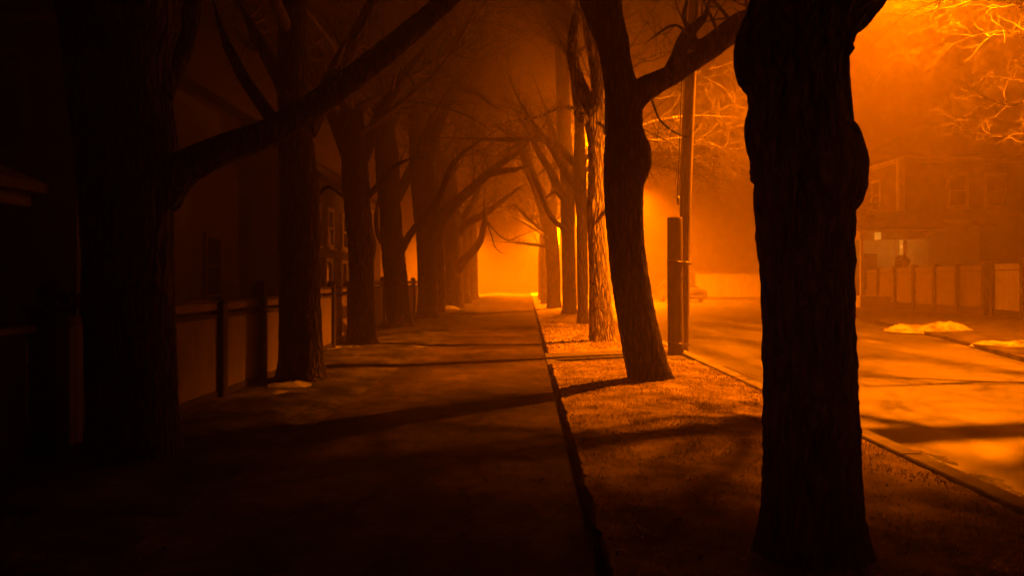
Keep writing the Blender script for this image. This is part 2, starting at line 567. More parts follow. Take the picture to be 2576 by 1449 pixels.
def trunk_mesh(mb, ctrl, sides, ds, amp, freq, seed=0, nsub=10, flat=None):
    """ctrl: (x,y,z,r) control points from the ground up; bark ridges are real displacement"""
    smp = catmull(ctrl, nsub)
    # resample to even spacing
    pts, rad = [V(smp[0][:3])], [smp[0][3]]
    acc = 0
    for a, b in zip(smp, smp[1:]):
        pa, pb = V(a[:3]), V(b[:3])
        L = (pb - pa).length
        if L < 1e-6: continue
        while acc + L >= ds:
            f = (ds - acc) / L
            pa = pa.lerp(pb, f); ra = a[3] + (b[3] - a[3]) * f
            a = (*pa, ra)
            pts.append(pa.copy()); rad.append(ra)
            L = (pb - pa).length; acc = 0
            if L < 1e-6: break
        acc += L
    pts.append(V(smp[-1][:3])); rad.append(smp[-1][3])
    off = seed * 7.31
    zb = ctrl[1][2]
    def shape(p, d, r, a, i):
        q = d * r
        n1 = noise.noise(V((q.x * freq + off, q.y * freq, p.z * freq * .16)))
        n2 = noise.noise(V((q.x * freq * 2.3, q.y * freq * 2.3 + off, p.z * freq * .5)))
        n3 = noise.noise(V((q.x * 3 + off, q.y * 3, p.z * 1.6)))
        n4 = noise.noise(V((q.x * 60, q.y * 60 + off, p.z * 28)))
        n5 = noise.noise(V((q.x * 13 + off, q.y * 13, p.z * 9)))
        n6 = noise.noise(V((q.x * 30, q.y * 30 + off, p.z * 24)))
        if flat:
            u, v_ = d.x * .707 + d.y * .707, d.x * .707 - d.y * .707
            r = r / math.sqrt((u / flat[0]) ** 2 + (v_ / flat[1]) ** 2 + .0001)
        hh = max(p.z - zb, 0)
        if hh < .8:
            r = r * (1 + math.exp(-hh / .13) * (.04 + .28 * max(0, noise.noise(V((math.cos(a) * 1.7 + off, math.sin(a) * 1.7, 0))))))
        return r * (1 + .06 * n3) + amp * (abs(n1) * 1.6 - .5 + .5 * n2 + .45 * n4 + .9 * n5 + .8 * n6)
    mb.tube(pts, rad, sides, True, shape)

def px_trunk(Y, rows, dY=0.0):
    """rows: (py, left px, right px) measured at depth Y, ground first"""
    out = []
    for i, (py, a, b) in enumerate(rows):
        y = Y + dY * i / max(1, len(rows) - 1)
        c = W((a + b) / 2, py, y)
        out.append((c.x, c.y, c.z, (b - a) / 2 / F * y))
    return out

def px_limb(Y, nodes, n=6):
    """nodes: (px, py, dY, width px)"""
    c = []
    for px, py, dY, w in nodes:
        p = W(px, py, Y + dY)
        c.append((p.x, p.y, p.z, w / 2 / F * (Y + dY)))
    s = catmull(c, n)
    return [V(q[:3]) for q in s], [max(q[3], .004) for q in s]

def limb_tube(mb, pts, rads, sides=14, amp=.006, seed=1):
    off = seed * 3.3
    def shape(p, d, r, a, i):
        return r * (1 + .10 * noise.noise(V((p.x * 4 + off, p.y * 4, p.z * 4)) + d)) + amp * noise.noise(p * 30 + d * 4)
    mb.tube(pts, rads, sides, True, shape)

TREES = []
def make_tree(name, label, Y, rows, limbs=(), ext=(), autos=(), seed=1, sides=24, ds=.12, amp=.008, freq=14,
              bark='bark', twig='twig', dense=1.3, maxlev=3, rmin=.0045, clear=None, group='bare street trees along the sidewalk', lean=0.0, droop=0.0, z_sink=.12, cat='tree', flat=None, wig=0.0):
    ctrl = px_trunk(Y, rows, lean) if rows and len(rows[0]) == 3 else [tuple(r) for r in rows]
    base = V(ctrl[0][:3])
    # flare and foot under the turf
    c0 = ctrl[0]
    ctrl = [(c0[0], c0[1], c0[2] - z_sink, c0[3] * 1.12)] + ctrl
    last = ctrl[-1]
    for dx, dy, dz, r in ext:
        last = (last[0] + dx, last[1] + dy, last[2] + dz, r); ctrl.append(last)
    root = thing(name, base, label, cat, group)
    tm = MB()
    trunk_mesh(tm, ctrl, sides, ds, amp, freq, seed, flat=flat)
    cr = Crown(seed * 13 + 5, dense, maxlev, rmin, droop)
    cr.clear = clear; cr.wig = wig
    for k, lb in enumerate(limbs):
        nodes, opts = lb
        pts, rads = px_limb(Y, nodes)
        if not opts.get('cont') and opts.get('spray', True) and opts.get('taper', True):
            m_ = len(rads) - 1
            rads = [max(.004, q * min(1, (1 - i / m_) / .4 + .06)) for i, q in enumerate(rads)]
        limb_tube(tm, pts, rads, 14 if Y < 25 else 8, amp * .8, seed + k)
        L = sum((pts[i + 1] - pts[i]).length for i in range(len(pts) - 1))
        if opts.get('spray', True):
            cr.spray(pts, rads, L, 1, opts.get('start', .35), 1.0, opts.get('lmul', 1.0))
        if opts.get('cont', 0):
            p, d = pts[-1], (pts[-1] - pts[-4])
            cr.auto(p - d * .02, d, opts['cont'], rads[-1], up=opts.get('up', .04))
    for (k, d, L, r0) in autos:
        # k: index from the top of the trunk control list (0 = top)
        q = ctrl[-1 - k] if isinstance(k, int) else k
        cr.auto(V(q[:3]), V(d), L, r0)
    t = tm.build('trunk', M[bark], root, True, None)
    t.data.transform(Matrix.Translation(-base))
    c = cr.mb.build('crown', M[twig], root, True, None)
    c.data.transform(Matrix.Translation(-base))
    TREES.append((root, len(cr.mb.f)))
    return root

def fan(n, L, r0, seed, tilt=(.5, 1.1), ks=(0, 0, 0), bias=(0, 0)):
    r = random.Random(seed)
    out = []
    a0 = r.uniform(0, 6.28)
    for i in range(n):
        a = a0 + 2 * PI * i / n + r.uniform(-.35, .35)
        tz = r.uniform(*tilt)
        out.append((ks[i % len(ks)], (math.cos(a) + bias[0], math.sin(a) + bias[1], tz), L * r.uniform(.8, 1.15), r0 * r.uniform(.55, .85)))
    return out

# keep the air in front of the lens and the tunnel over the walk open
def open_tunnel(p):
    if p.y < 1.5: return False
    px = CX + p.x / p.y * F
    return p.z < 3.2 and -2.6 + DRIFT * p.y < p.x < 8
def open_near(p):
    # no low twigs right before the camera
    return p.y < 9 and p.z < 1.5 + .40 * max(p.y, 0) + .25 and p.z < 5.2

# --- nearest tree: big black trunk with burls, right foreground
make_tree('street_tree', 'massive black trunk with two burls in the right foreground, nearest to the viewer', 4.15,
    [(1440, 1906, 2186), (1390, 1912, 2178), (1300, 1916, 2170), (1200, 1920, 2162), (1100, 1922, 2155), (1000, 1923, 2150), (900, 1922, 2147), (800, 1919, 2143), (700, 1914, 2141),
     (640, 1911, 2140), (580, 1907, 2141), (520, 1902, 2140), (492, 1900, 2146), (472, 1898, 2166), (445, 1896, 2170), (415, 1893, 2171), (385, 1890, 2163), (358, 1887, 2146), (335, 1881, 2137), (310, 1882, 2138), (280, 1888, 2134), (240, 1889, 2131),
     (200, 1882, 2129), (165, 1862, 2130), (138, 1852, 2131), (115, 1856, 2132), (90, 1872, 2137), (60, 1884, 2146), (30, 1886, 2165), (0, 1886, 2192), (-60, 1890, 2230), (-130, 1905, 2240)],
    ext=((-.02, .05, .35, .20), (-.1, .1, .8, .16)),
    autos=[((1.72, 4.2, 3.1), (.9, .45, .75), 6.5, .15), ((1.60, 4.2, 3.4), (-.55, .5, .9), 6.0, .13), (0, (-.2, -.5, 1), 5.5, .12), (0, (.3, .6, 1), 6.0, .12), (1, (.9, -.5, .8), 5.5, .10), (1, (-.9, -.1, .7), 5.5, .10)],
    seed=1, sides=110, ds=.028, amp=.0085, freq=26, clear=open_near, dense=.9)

# --- second tree: leaning trunk with a heavy forked limb to the right
make_tree('street_tree', 'dark trunk leaning to the left on the verge, its heavy limb forking to the right', 11.55,
    [(968, 1582, 1694), (945, 1580, 1686), (900, 1570, 1673), (850, 1561, 1661), (800, 1552, 1650), (750, 1545, 1641), (700, 1538, 1632), (650, 1532, 1625), (600, 1528, 1620), (550, 1523, 1618), (500, 1520, 1617), (465, 1519, 1619), (438, 1519, 1628), (410, 1520, 1637), (380, 1521, 1636), (355, 1522, 1625), (320, 1522, 1616), (280, 1522, 1616),
     (240, 1521, 1618), (200, 1518, 1600), (150, 1511, 1588), (100, 1499, 1580), (50, 1480, 1570), (0, 1462, 1565), (-60, 1440, 1556), (-140, 1412, 1535)],
    limbs=[([(1570, 290, 0, 62), (1610, 232, 0, 66), (1655, 205, 0, 56), (1705, 178, .05, 50), (1765, 140, .1, 46), (1825, 100, .15, 42), (1885, 52, .2, 38), (1960, -10, .3, 32), (2060, -90, .3, 24)], dict(start=.5, cont=3.0)),
           ([(1680, 195, 0, 44), (1702, 150, -.1, 40), (1716, 112, -.15, 38), (1730, 84, -.2, 32), (1749, 66, -.2, 26), (1769, 44, -.2, 23), (1781, 14, -.2, 21), (1792, -60, -.3, 15)], dict(start=.5, lmul=.8)),
           ([(1725, 100, .05, 30), (1760, 112, .1, 28), (1800, 85, .1, 26), (1850, 45, .15, 24), (1890, 20, .2, 20), (1960, -50, .2, 14)], dict(start=.5)),
           ([(1735, 78, -.2, 12), (1720, 40, -.4, 10), (1728, 0, -.5, 8), (1735, -60, -.5, 6)], dict(start=.3, lmul=.8)),
           ([(1740, 90, -.3, 8), (1700, 62, -.6, 6), (1660, 80, -.8, 5), (1620, 112, -.9, 4)], dict(start=.2, lmul=.6)),
           ([(1630, 225, -.2, 6), (1645, 265, -.3, 5), (1660, 300, -.4, 4.5), (1690, 328, -.4, 4), (1730, 345, -.4, 3.5)], dict(start=.3, lmul=.5))],
    ext=((-.25, .1, 1.0, .22), (-.3, .1, 1.2, .17)),
    autos=[(0, (-.6, .2, .9), 6.0, .13), (0, (.2, .6, 1), 6.0, .12), (1, (-1, -.4, .55), 6.5, .12), (1, (.5, -.6, .9), 5.5, .11), (2, (-.9, .5, .55), 6.0, .11)],
    seed=2, sides=84, ds=.045, amp=.009, freq=20, clear=lambda p: p.z < 4.5 and p.y < 11 or open_tunnel(p))

# --- third tree: pale lit bark with a fork
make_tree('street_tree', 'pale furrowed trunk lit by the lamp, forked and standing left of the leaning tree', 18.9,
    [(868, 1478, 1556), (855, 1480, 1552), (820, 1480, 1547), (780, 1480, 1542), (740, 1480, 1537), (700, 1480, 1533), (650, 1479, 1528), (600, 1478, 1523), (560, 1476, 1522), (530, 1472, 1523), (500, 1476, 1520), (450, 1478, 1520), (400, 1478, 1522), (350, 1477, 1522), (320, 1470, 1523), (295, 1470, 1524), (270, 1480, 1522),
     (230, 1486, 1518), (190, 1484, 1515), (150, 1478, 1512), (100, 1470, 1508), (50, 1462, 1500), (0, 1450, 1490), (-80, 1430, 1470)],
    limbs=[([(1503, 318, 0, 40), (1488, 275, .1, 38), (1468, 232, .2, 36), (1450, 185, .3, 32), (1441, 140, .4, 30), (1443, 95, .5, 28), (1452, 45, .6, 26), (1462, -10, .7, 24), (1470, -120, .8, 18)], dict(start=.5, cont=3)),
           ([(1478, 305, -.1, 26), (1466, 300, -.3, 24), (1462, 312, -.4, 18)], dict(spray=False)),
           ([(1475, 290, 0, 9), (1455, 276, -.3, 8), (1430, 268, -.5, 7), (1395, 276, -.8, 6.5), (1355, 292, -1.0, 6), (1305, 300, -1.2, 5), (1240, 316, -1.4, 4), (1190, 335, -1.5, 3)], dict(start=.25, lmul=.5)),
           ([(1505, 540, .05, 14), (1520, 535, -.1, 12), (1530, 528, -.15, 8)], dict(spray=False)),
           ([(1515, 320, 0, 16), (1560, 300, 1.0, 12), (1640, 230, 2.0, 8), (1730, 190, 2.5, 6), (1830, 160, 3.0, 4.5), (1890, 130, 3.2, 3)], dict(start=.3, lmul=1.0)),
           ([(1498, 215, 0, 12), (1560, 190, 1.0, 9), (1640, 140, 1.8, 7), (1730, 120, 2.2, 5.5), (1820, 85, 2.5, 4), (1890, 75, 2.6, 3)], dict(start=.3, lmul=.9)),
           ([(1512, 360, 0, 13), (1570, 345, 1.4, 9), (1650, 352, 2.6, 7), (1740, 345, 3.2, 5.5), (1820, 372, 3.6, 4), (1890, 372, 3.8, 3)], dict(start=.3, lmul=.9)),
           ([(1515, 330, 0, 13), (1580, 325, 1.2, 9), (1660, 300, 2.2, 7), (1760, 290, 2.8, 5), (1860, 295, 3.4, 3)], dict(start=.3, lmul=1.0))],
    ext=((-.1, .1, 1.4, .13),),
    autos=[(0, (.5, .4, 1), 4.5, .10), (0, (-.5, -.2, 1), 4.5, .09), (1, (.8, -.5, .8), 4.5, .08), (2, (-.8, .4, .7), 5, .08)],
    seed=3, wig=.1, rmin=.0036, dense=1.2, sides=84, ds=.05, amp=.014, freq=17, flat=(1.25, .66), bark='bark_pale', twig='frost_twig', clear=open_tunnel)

# --- right row further on
make_tree('street_tree', 'slim dark trunk right behind the pale forked tree, joining it at the base', 26.6,
    [(818, 1450, 1481), (780, 1453, 1479), (700, 1452, 1479), (600, 1450, 1478), (540, 1449, 1478), (480, 1443, 1476), (430, 1441, 1475), (380, 1443, 1474), (320, 1446, 1470), (250, 1440, 1462), (150, 1430, 1450)],
    limbs=[([(1455, 420, 0, 22), (1430, 395, .3, 18), (1400, 360, .6, 15), (1340, 348, .9, 13), (1250, 350, 1.2, 11), (1160, 347, 1.5, 9), (1075, 342, 1.8, 6)], dict(start=.2, lmul=.7)),
           ([(1465, 400, 0, 16), (1520, 380, 1, 13), (1650, 386, 2, 11), (1760, 388, 2.5, 9), (1880, 405, 3, 6)], dict(start=.3, lmul=.9)),
           ([(1465, 430, 0, 15), (1560, 400, 1.4, 12), (1680, 420, 2.4, 9), (1760, 440, 2.8, 6)], dict(start=.3, lmul=.9)),
           ([(1450, 470, 0, 22), (1420, 430, .3, 18), (1385, 370, .6, 14), (1350, 320, .8, 11), (1300, 240, 1, 8), (1270, 160, 1, 6)], dict(start=.3, lmul=.8))],
    autos=fan(6, 5.5, .10, 41, ks=(0, 0, 1, 2)), seed=4, sides=24, ds=.15, clear=open_tunnel)
make_tree('street_tree', 'dark trunk with a hooked limb drooping left over the sidewalk, second beyond the pale tree', 35.0,
    [(793, 1411, 1454), (770, 1414, 1450), (700, 1414, 1448), (600, 1412, 1446), (540, 1410, 1446), (480, 1409, 1448), (430, 1408, 1450), (380, 1404, 1441), (300, 1401, 1436), (200, 1398, 1432), (120, 1396, 1436), (60, 1394, 1430)],
    limbs=[([(1440, 585, -.2, 16), (1420, 575, -.4, 15), (1395, 555, -.6, 14), (1375, 525, -.7, 13), (1358, 480, -.8, 12), (1335, 430, -.9, 10), (1312, 385, -1, 8), (1300, 355, -1, 6)], dict(start=.4, lmul=.45)),
           ([(1418, 500, -.3, 9), (1400, 484, -.5, 10), (1385, 488, -.6, 9), (1374, 498, -.6, 6)], dict(spray=False)),
           ([(1425, 500, 0, 26), (1405, 475, -.1, 24), (1385, 430, -.2, 20), (1360, 390, -.2, 17), (1340, 350, -.3, 14), (1310, 300, -.3, 11), (1270, 240, -.3, 8)], dict(start=.3, lmul=.7)),
           ([(1420, 430, 0, 20), (1408, 400, .4, 18), (1395, 350, .6, 16), (1385, 310, .8, 13), (1360, 240, 1, 10), (1330, 160, 1, 7)], dict(start=.3, lmul=.7))],
    autos=fan(6, 6, .14, 51, ks=(0, 0, 1, 2)), seed=5, sides=24, ds=.18, clear=open_tunnel)
make_tree('street_tree', 'hazy trunk leaning left with a low fork, third beyond the pale tree', 42.5,
    [(779, 1372, 1415), (760, 1375, 1411), (700, 1375, 1410), (650, 1373, 1408), (610, 1370, 1405), (570, 1364, 1400), (530, 1354, 1390), (490, 1342, 1374), (450, 1328, 1356), (400, 1310, 1334), (340, 1285, 1304)],
    limbs=[([(1388, 560, 0, 24), (1392, 520, .3, 22), (1395, 470, .5, 19), (1402, 420, .7, 16), (1410, 340, .9, 12), (1420, 250, 1, 8)], dict(start=.3, lmul=.7)),
           ([(1380, 590, -.3, 9), (1355, 572, -.8, 8), (1325, 545, -1.1, 7), (1300, 520, -1.3, 6), (1280, 510, -1.4, 4)], dict(start=.2, lmul=.7)),
           ([(1378, 620, -.3, 8), (1340, 615, -.8, 7), (1300, 610, -1.1, 5), (1250, 608, -1.3, 3)], dict(start=.2, lmul=.55))],
    autos=fan(6, 6, .12, 61, ks=(0, 0, 1, 2)), seed=6, sides=20, ds=.2, maxlev=3, rmin=.007, clear=open_tunnel)
for i, (Y, px, w, lab) in enumerate(((51, 1372, 22, 'faint trunk beside the left-leaning hazy tree, fourth beyond the pale tree'),
                                     (60, 1366, 20, 'very faint trunk deep in the fog near the far end of the right row'),
                                     (70, 1362, 17, 'ghostly trunk farthest along the right row, almost lost in the fog'))):
    by = HY + (CAMZ - .05) * F / Y
    make_tree('street_tree', lab, Y,
        [(by, px - w * .62, px + w * .62), (by - 20, px - w * .5, px + w * .5), (by - 90, px - w * .5, px + w * .48), (by - 170, px - w * .5 + 4, px + w * .42 + 4), (by - 240, px - w * .4 - 4, px + w * .35 - 4)],
        autos=fan(6, 7, .16, 70 + i, ks=(0, 0, 0, 1, 1)), seed=70 + i, sides=14, ds=.3, maxlev=3, dense=.7, rmin=.009, clear=open_tunnel)

# --- left row
make_tree('street_tree', 'huge black trunk at left before the board fence, its long limb arching over the sidewalk', 6.75,
    [(1160, 205, 462), (1130, 216, 450), (1050, 226, 443), (1000, 228, 440), (900, 225, 436), (800, 222, 432), (700, 218, 428), (600, 215, 425), (500, 211, 430), (450, 208, 440), (400, 205, 442), (340, 200, 438), (280, 190, 428), (200, 180, 420), (100, 170, 428), (0, 160, 440)],
    limbs=[([(395, 500, 0, 110), (440, 440, 0, 100), (500, 402, 0, 84), (570, 372, .1, 76), (640, 348, .2, 74), (710, 316, .3, 70), (790, 264, .4, 66), (870, 208, .5, 64), (950, 145, .6, 60), (1030, 82, .7, 56), (1110, 12, .8, 52), (1200, -70, .9, 44), (1320, -170, 1.1, 34)], dict(start=.72, cont=3.5)),
           ([(700, 318, .3, 40), (650, 250, .5, 32), (600, 170, .7, 28), (560, 80, .9, 24), (530, -20, 1, 18)], dict(start=.6, lmul=.6)),
           ([(400, 240, 0, 70), (450, 130, .3, 60), (480, 20, .5, 52), (520, -120, .8, 40)], dict(start=.5))],
    ext=((-.05, .1, .8, .32), (-.1, .1, 1.2, .24)),
    autos=[(0, (-.5, .3, 1), 5.5, .14), (0, (.5, -.5, 1), 5.5, .13), (1, (-.8, -.6, .8), 5, .12), (1, (.5, .8, .9), 5.5, .12)],
    seed=8, sides=60, ds=.05, amp=.011, freq=18, clear=open_near)
make_tree('street_tree', 'black trunk at the end of the lit fence panels, second in the left row', 11.8,
    [(965, 690, 832), (940, 697, 820), (900, 701, 813), (800, 703, 808), (700, 705, 805), (640, 704, 804), (600, 703, 809), (570, 703, 808), (540, 704, 803), (470, 705, 800), (380, 702, 790), (300, 700, 782), (200, 698, 775), (100, 700, 772), (0, 702, 770)],
    limbs=[([(770, 330, 0, 56), (810, 250, .2, 48), (850, 170, .4, 42), (900, 80, .6, 36), (950, -20, .8, 30)], dict(start=.4, cont=3)),
           ([(800, 490, .1, 10), (822, 470, .1, 9), (845, 478, .1, 9), (862, 494, .2, 7)], dict(spray=False)),
           ([(730, 250, 0, 44), (690, 170, .3, 38), (640, 80, .6, 32), (600, 0, .8, 24)], dict(start=.4))],
    ext=((.05, .1, 1.2, .18),),
    autos=fan(5, 6, .12, 91, ks=(0, 0, 1, 2)), seed=9, sides=48, ds=.07, amp=.010, freq=16, clear=open_tunnel)
make_tree('street_tree', 'dark trunk swelling at mid height, frosty bark low down, third in the left row', 18.9,
    [(865, 868, 953), (850, 872, 947), (800, 876, 943), (740, 877, 941), (700, 878, 940), (660, 878, 941), (630, 876, 946), (610, 875, 946), (580, 872, 938), (540, 868, 934), (480, 862, 930), (420, 860, 926), (350, 856, 920), (280, 852, 914)],
    limbs=[([(900, 420, 0, 44), (930, 350, .2, 36), (960, 280, .4, 30), (1000, 210, .6, 26), (1060, 130, .8, 20), (1130, 60, 1, 14)], dict(start=.3)),
           ([(885, 420, 0, 40), (860, 350, .2, 34), (830, 270, .4, 28), (810, 180, .6, 22), (800, 80, .8, 16)], dict(start=.3)),
           ([(920, 500, 0, 18), (960, 455, -.2, 14), (990, 420, -.3, 11), (1030, 400, -.4, 8), (1080, 395, -.5, 5)], dict(start=.2, lmul=.6))],
    autos=fan(6, 6, .14, 101, ks=(0, 0, 1)), seed=10, sides=40, ds=.09, amp=.012, freq=15, clear=open_tunnel)
make_tree('street_tree', 'dark trunk with one thin limb rising steeply to the right, fourth in the left row', 26.0,
    [(826, 965, 1048), (810, 972, 1038), (780, 971, 1031), (740, 968, 1028), (700, 965, 1025), (640, 960, 1018), (590, 957, 1014), (540, 955, 1010), (500, 951, 1007), (450, 946, 1006), (400, 944, 1004), (340, 940, 996), (270, 936, 985)],
    limbs=[([(1000, 650, -.2, 24), (1014, 622, -.3, 20), (1030, 592, -.4, 18), (1060, 553, -.5, 17), (1092, 515, -.6, 16), (1115, 468, -.7, 15), (1132, 425, -.8, 14), (1160, 388, -.9, 13), (1195, 362, -1, 11), (1230, 340, -1, 8), (1280, 300, -1, 5)], dict(start=.5, lmul=.55)),
           ([(972, 625, -.3, 14), (955, 600, -.4, 13), (946, 565, -.5, 12), (948, 520, -.5, 10), (955, 480, -.5, 8)], dict(start=.5, lmul=.4)),
           ([(995, 500, 0, 32), (1020, 455, .2, 28), (1045, 400, .3, 24), (1070, 340, .4, 20), (1100, 270, .5, 15), (1150, 190, .6, 10)], dict(start=.35, lmul=.7)),
           ([(970, 450, 0, 30), (960, 380, .2, 26), (955, 300, .4, 22), (945, 200, .6, 16)], dict(start=.35))],
    autos=fan(6, 6, .14, 111, ks=(0, 0, 1)), seed=11, sides=32, ds=.12, amp=.012, clear=open_tunnel)
make_tree('street_tree', 'hazy trunk with a thick limb sweeping right over the walk, fifth in the left row', 32.0,
    [(803, 1042, 1112), (790, 1047, 1105), (750, 1050, 1101), (700, 1050, 1100), (650, 1049, 1100), (600, 1047, 1101), (560, 1043, 1106), (520, 1038, 1108), (480, 1034, 1100), (420, 1030, 1092), (350, 1028, 1082), (280, 1026, 1070)],
    limbs=[([(1075, 590, 0, 40), (1110, 550, -.2, 34), (1145, 512, -.3, 29), (1185, 475, -.4, 24), (1230, 435, -.5, 20), (1270, 405, -.6, 16), (1310, 378, -.7, 12), (1345, 340, -.8, 9), (1390, 290, -.8, 6)], dict(start=.35, lmul=.7)),
           ([(1220, 440, -.5, 18), (1260, 430, -.7, 16), (1300, 425, -.8, 13), (1340, 412, -.9, 9)], dict(start=.3, lmul=.6)),
           ([(1070, 430, 0, 34), (1085, 370, .2, 30), (1110, 300, .4, 25), (1140, 230, .5, 20), (1180, 160, .6, 14), (1230, 90, .6, 8)], dict(start=.3, lmul=.8)),
           ([(1170, 225, .6, 14), (1205, 235, .3, 12), (1235, 262, .1, 9), (1270, 280, 0, 5)], dict(start=.3, lmul=.6))],
    autos=fan(7, 6, .15, 121, ks=(0, 0, 1)), seed=12, sides=26, ds=.15, amp=.012, clear=open_tunnel)
make_tree('street_tree', 'thin sliver of trunk between two thicker hazy trunks, sixth in the left row', 38.0,
    [(786, 1098, 1122), (770, 1101, 1120), (700, 1100, 1119), (600, 1098, 1117), (500, 1097, 1116), (400, 1094, 1110), (320, 1090, 1106)],
    autos=fan(7, 6, .13, 131, ks=(0, 0, 1, 2)), seed=13, sides=20, ds=.2, rmin=.007, clear=open_tunnel)
make_tree('street_tree', 'hazy low-forked trunk, its curved limb reaching right into the glow, seventh in the left row', 43.5,
    [(779, 1113, 1176), (765, 1117, 1169), (720, 1118, 1166), (680, 1118, 1165), (640, 1117, 1165), (600, 1115, 1163), (560, 1113, 1160), (520, 1112, 1156), (460, 1110, 1150), (400, 1108, 1144)],
    limbs=[([(1150, 680, -.2, 26), (1170, 652, -.4, 23), (1192, 630, -.6, 20), (1208, 605, -.7, 18), (1216, 575, -.8, 16), (1221, 545, -.9, 15), (1218, 510, -.9, 11), (1222, 470, -.9, 7)], dict(start=.6, lmul=.5)),
           ([(1150, 590, 0, 26), (1180, 560, -.2, 21), (1215, 540, -.4, 18), (1250, 515, -.5, 14), (1280, 492, -.6, 11), (1310, 470, -.6, 8), (1350, 450, -.6, 4)], dict(start=.35, lmul=.6)),
           ([(1150, 590, 0, 24), (1170, 545, .2, 22), (1195, 500, .3, 18), (1215, 450, .4, 13), (1240, 400, .5, 8)], dict(start=.3, lmul=.7)),
           ([(1222, 552, -.9, 5), (1240, 575, -1.1, 5), (1262, 596, -1.2, 4), (1282, 604, -1.3, 3.5), (1310, 592, -1.4, 3), (1345, 580, -1.5, 2.4), (1370, 574, -1.5, 2)], dict(start=.5, lmul=.2)),
           ([(1224, 556, -.9, 4), (1236, 590, -1.0, 4), (1244, 618, -1.1, 3), (1262, 636, -1.1, 2.4), (1285, 636, -1.2, 2)], dict(start=.5, lmul=.2))],
    autos=fan(7, 7, .15, 141, ks=(0, 0, 1)), seed=14, sides=24, ds=.2, amp=.012, rmin=.007, clear=open_tunnel)
for i, (Y, px, w, lab) in enumerate(((54, 1168, 32, 'faint trunk just right of the low forked tree, deep in the left row'),
                                     (65, 1190, 26, 'ghostly trunk at the far end of the left row, melting into the orange fog'))):
    by = HY + (CAMZ - .02) * F / Y
    make_tree('street_tree', lab, Y,
        [(by, px - w * .62, px + w * .62), (by - 20, px - w * .5, px + w * .5), (by - 80, px - w * .5, px + w * .46), (by - 150, px - w * .5, px + w * .42), (by - 220, px - w * .42, px + w * .35)],
        autos=fan(6, 7, .16, 150 + i, ks=(0, 0, 0, 1, 1)), seed=150 + i, sides=14, ds=.3, dense=.7, rmin=.009, clear=open_tunnel)

# --- tree across the road at the right edge: only its frosted branches reach into view
rx, ry = 15.4, 18.6
tr = make_tree('street_tree', 'frosted bare tree across the road, bright twigs hanging in from the top right', 18.6,
    [(rx, ry, 0, .36), (rx, ry, .5, .30), (rx - .1, ry, 2.0, .27), (rx - .2, ry, 4.0, .25), (rx - .3, ry + .1, 5.6, .22), (rx - .3, ry + .2, 7.4, .17)],
    limbs=[([(2870, 110, 0, 34), (2740, 0, .2, 26), (2600, -80, -.4, 16), (2460, -105, -.7, 12), (2370, -114, -.75, 10.5), (2300, -116, -.76, 10), (2270, -116, -.88, 9), (2231, -118, -1.1, 8), (2160, -125, -1.4, 6)], dict(start=.5, lmul=.32, taper=False)),
           ([(2870, 60, 0, 30), (2700, -90, -.3, 27), (2540, -150, -.7, 24), (2400, -170, -.75, 22), (2290, -172, -.85, 20), (2190, -165, -.95, 17), (2110, -155, -1.1, 12)], dict(start=.5, lmul=.35, taper=False)),  # untapered limbs from here on hang out of view, added to shade the foreground
           ([(2870, 20, .2, 28), (2700, -150, -.3, 25), (2540, -220, -.4, 22), (2400, -240, -.5, 20), (2280, -230, -.6, 17), (2180, -210, -.7, 13)], dict(start=.5, lmul=.35, taper=False)),
           ([(2540, -150, -.7, 18), (2440, -190, -1.0, 15), (2340, -200, -1.2, 13), (2250, -190, -1.3, 11), (2160, -190, -1.4, 8)], dict(start=.4, lmul=.35, taper=False)),
           ([(2880, 250, 0, 26), (2780, 140, -.3, 22), (2660, 50, -.6, 15), (2540, 0, -.8, 11), (2430, -15, -.9, 8), (2330, 10, -1.0, 6), (2260, 50, -1.0, 4.5), (2190, 115, -1.1, 3)], dict(start=.3, lmul=.6)),
           ([(2880, 260, 0, 22), (2760, 200, .6, 18), (2650, 110, 1.0, 11), (2560, 80, 1.2, 8), (2470, 85, 1.3, 6), (2390, 110, 1.3, 4.5), (2300, 120, 1.2, 3)], dict(start=.25, lmul=.55)),
           ([(2880, 420, 0, 20), (2760, 350, .2, 16), (2660, 330, .4, 9), (2560, 340, .5, 6), (2470, 335, .5, 4), (2400, 315, .4, 3)], dict(start=.3, lmul=.55)),
           ([(2880, 380, 0, 18), (2740, 290, -.6, 14), (2620, 250, -.9, 8), (2540, 262, -1, 5), (2470, 240, -1.1, 4), (2420, 200, -1.1, 3)], dict(start=.3, lmul=.55))],
    autos=fan(5, 5.5, .12, 171, ks=(0, 0, 1), bias=(.4, 0)), seed=17, sides=24, ds=.15, twig='frost_twig', dense=1.25, rmin=.0032, droop=.03, wig=.16, group='bare street trees along the sidewalk')

# ------------------------------------------------------------------ utility pole and its stub
g0 = W(1694, 893, 16.3)
pole = thing('utility_pole', V((3.42, 16.75, .0)), 'tall leaning wooden pole right of the leaning tree, lit along its right edge', 'utility pole')
ctrl = [(1721, 905, 24), (1722, 780, 25), (1722, 660, 26), (1724, 550, 28), (1727, 430, 29), (1732, 300, 28), (1738, 180, 27), (1745, 60, 26), (1749, 0, 25), (1765, -230, 23)]
c = []
for px, py, w in ctrl:
    p = W(px, py, 16.75); c.append((p.x, p.y, p.z, w / 2 / F * 16.75))
s = catmull(c, 6)
mb = MB(); mb.tube([V(q[:3]) - V(pole.location) for q in s], [q[3] for q in s], 24)
mb.build('shaft', M['pole'], pole, True)
top = V(s[-1][:3])
mb = MB(); mb.box((0, 0, 0), (2.3, .1, .12), .35, .01); 
ca = mb.build('crossarm', M['pole'], pole); ca.location = top - V(pole.location) + V((0, -.14, -.35))
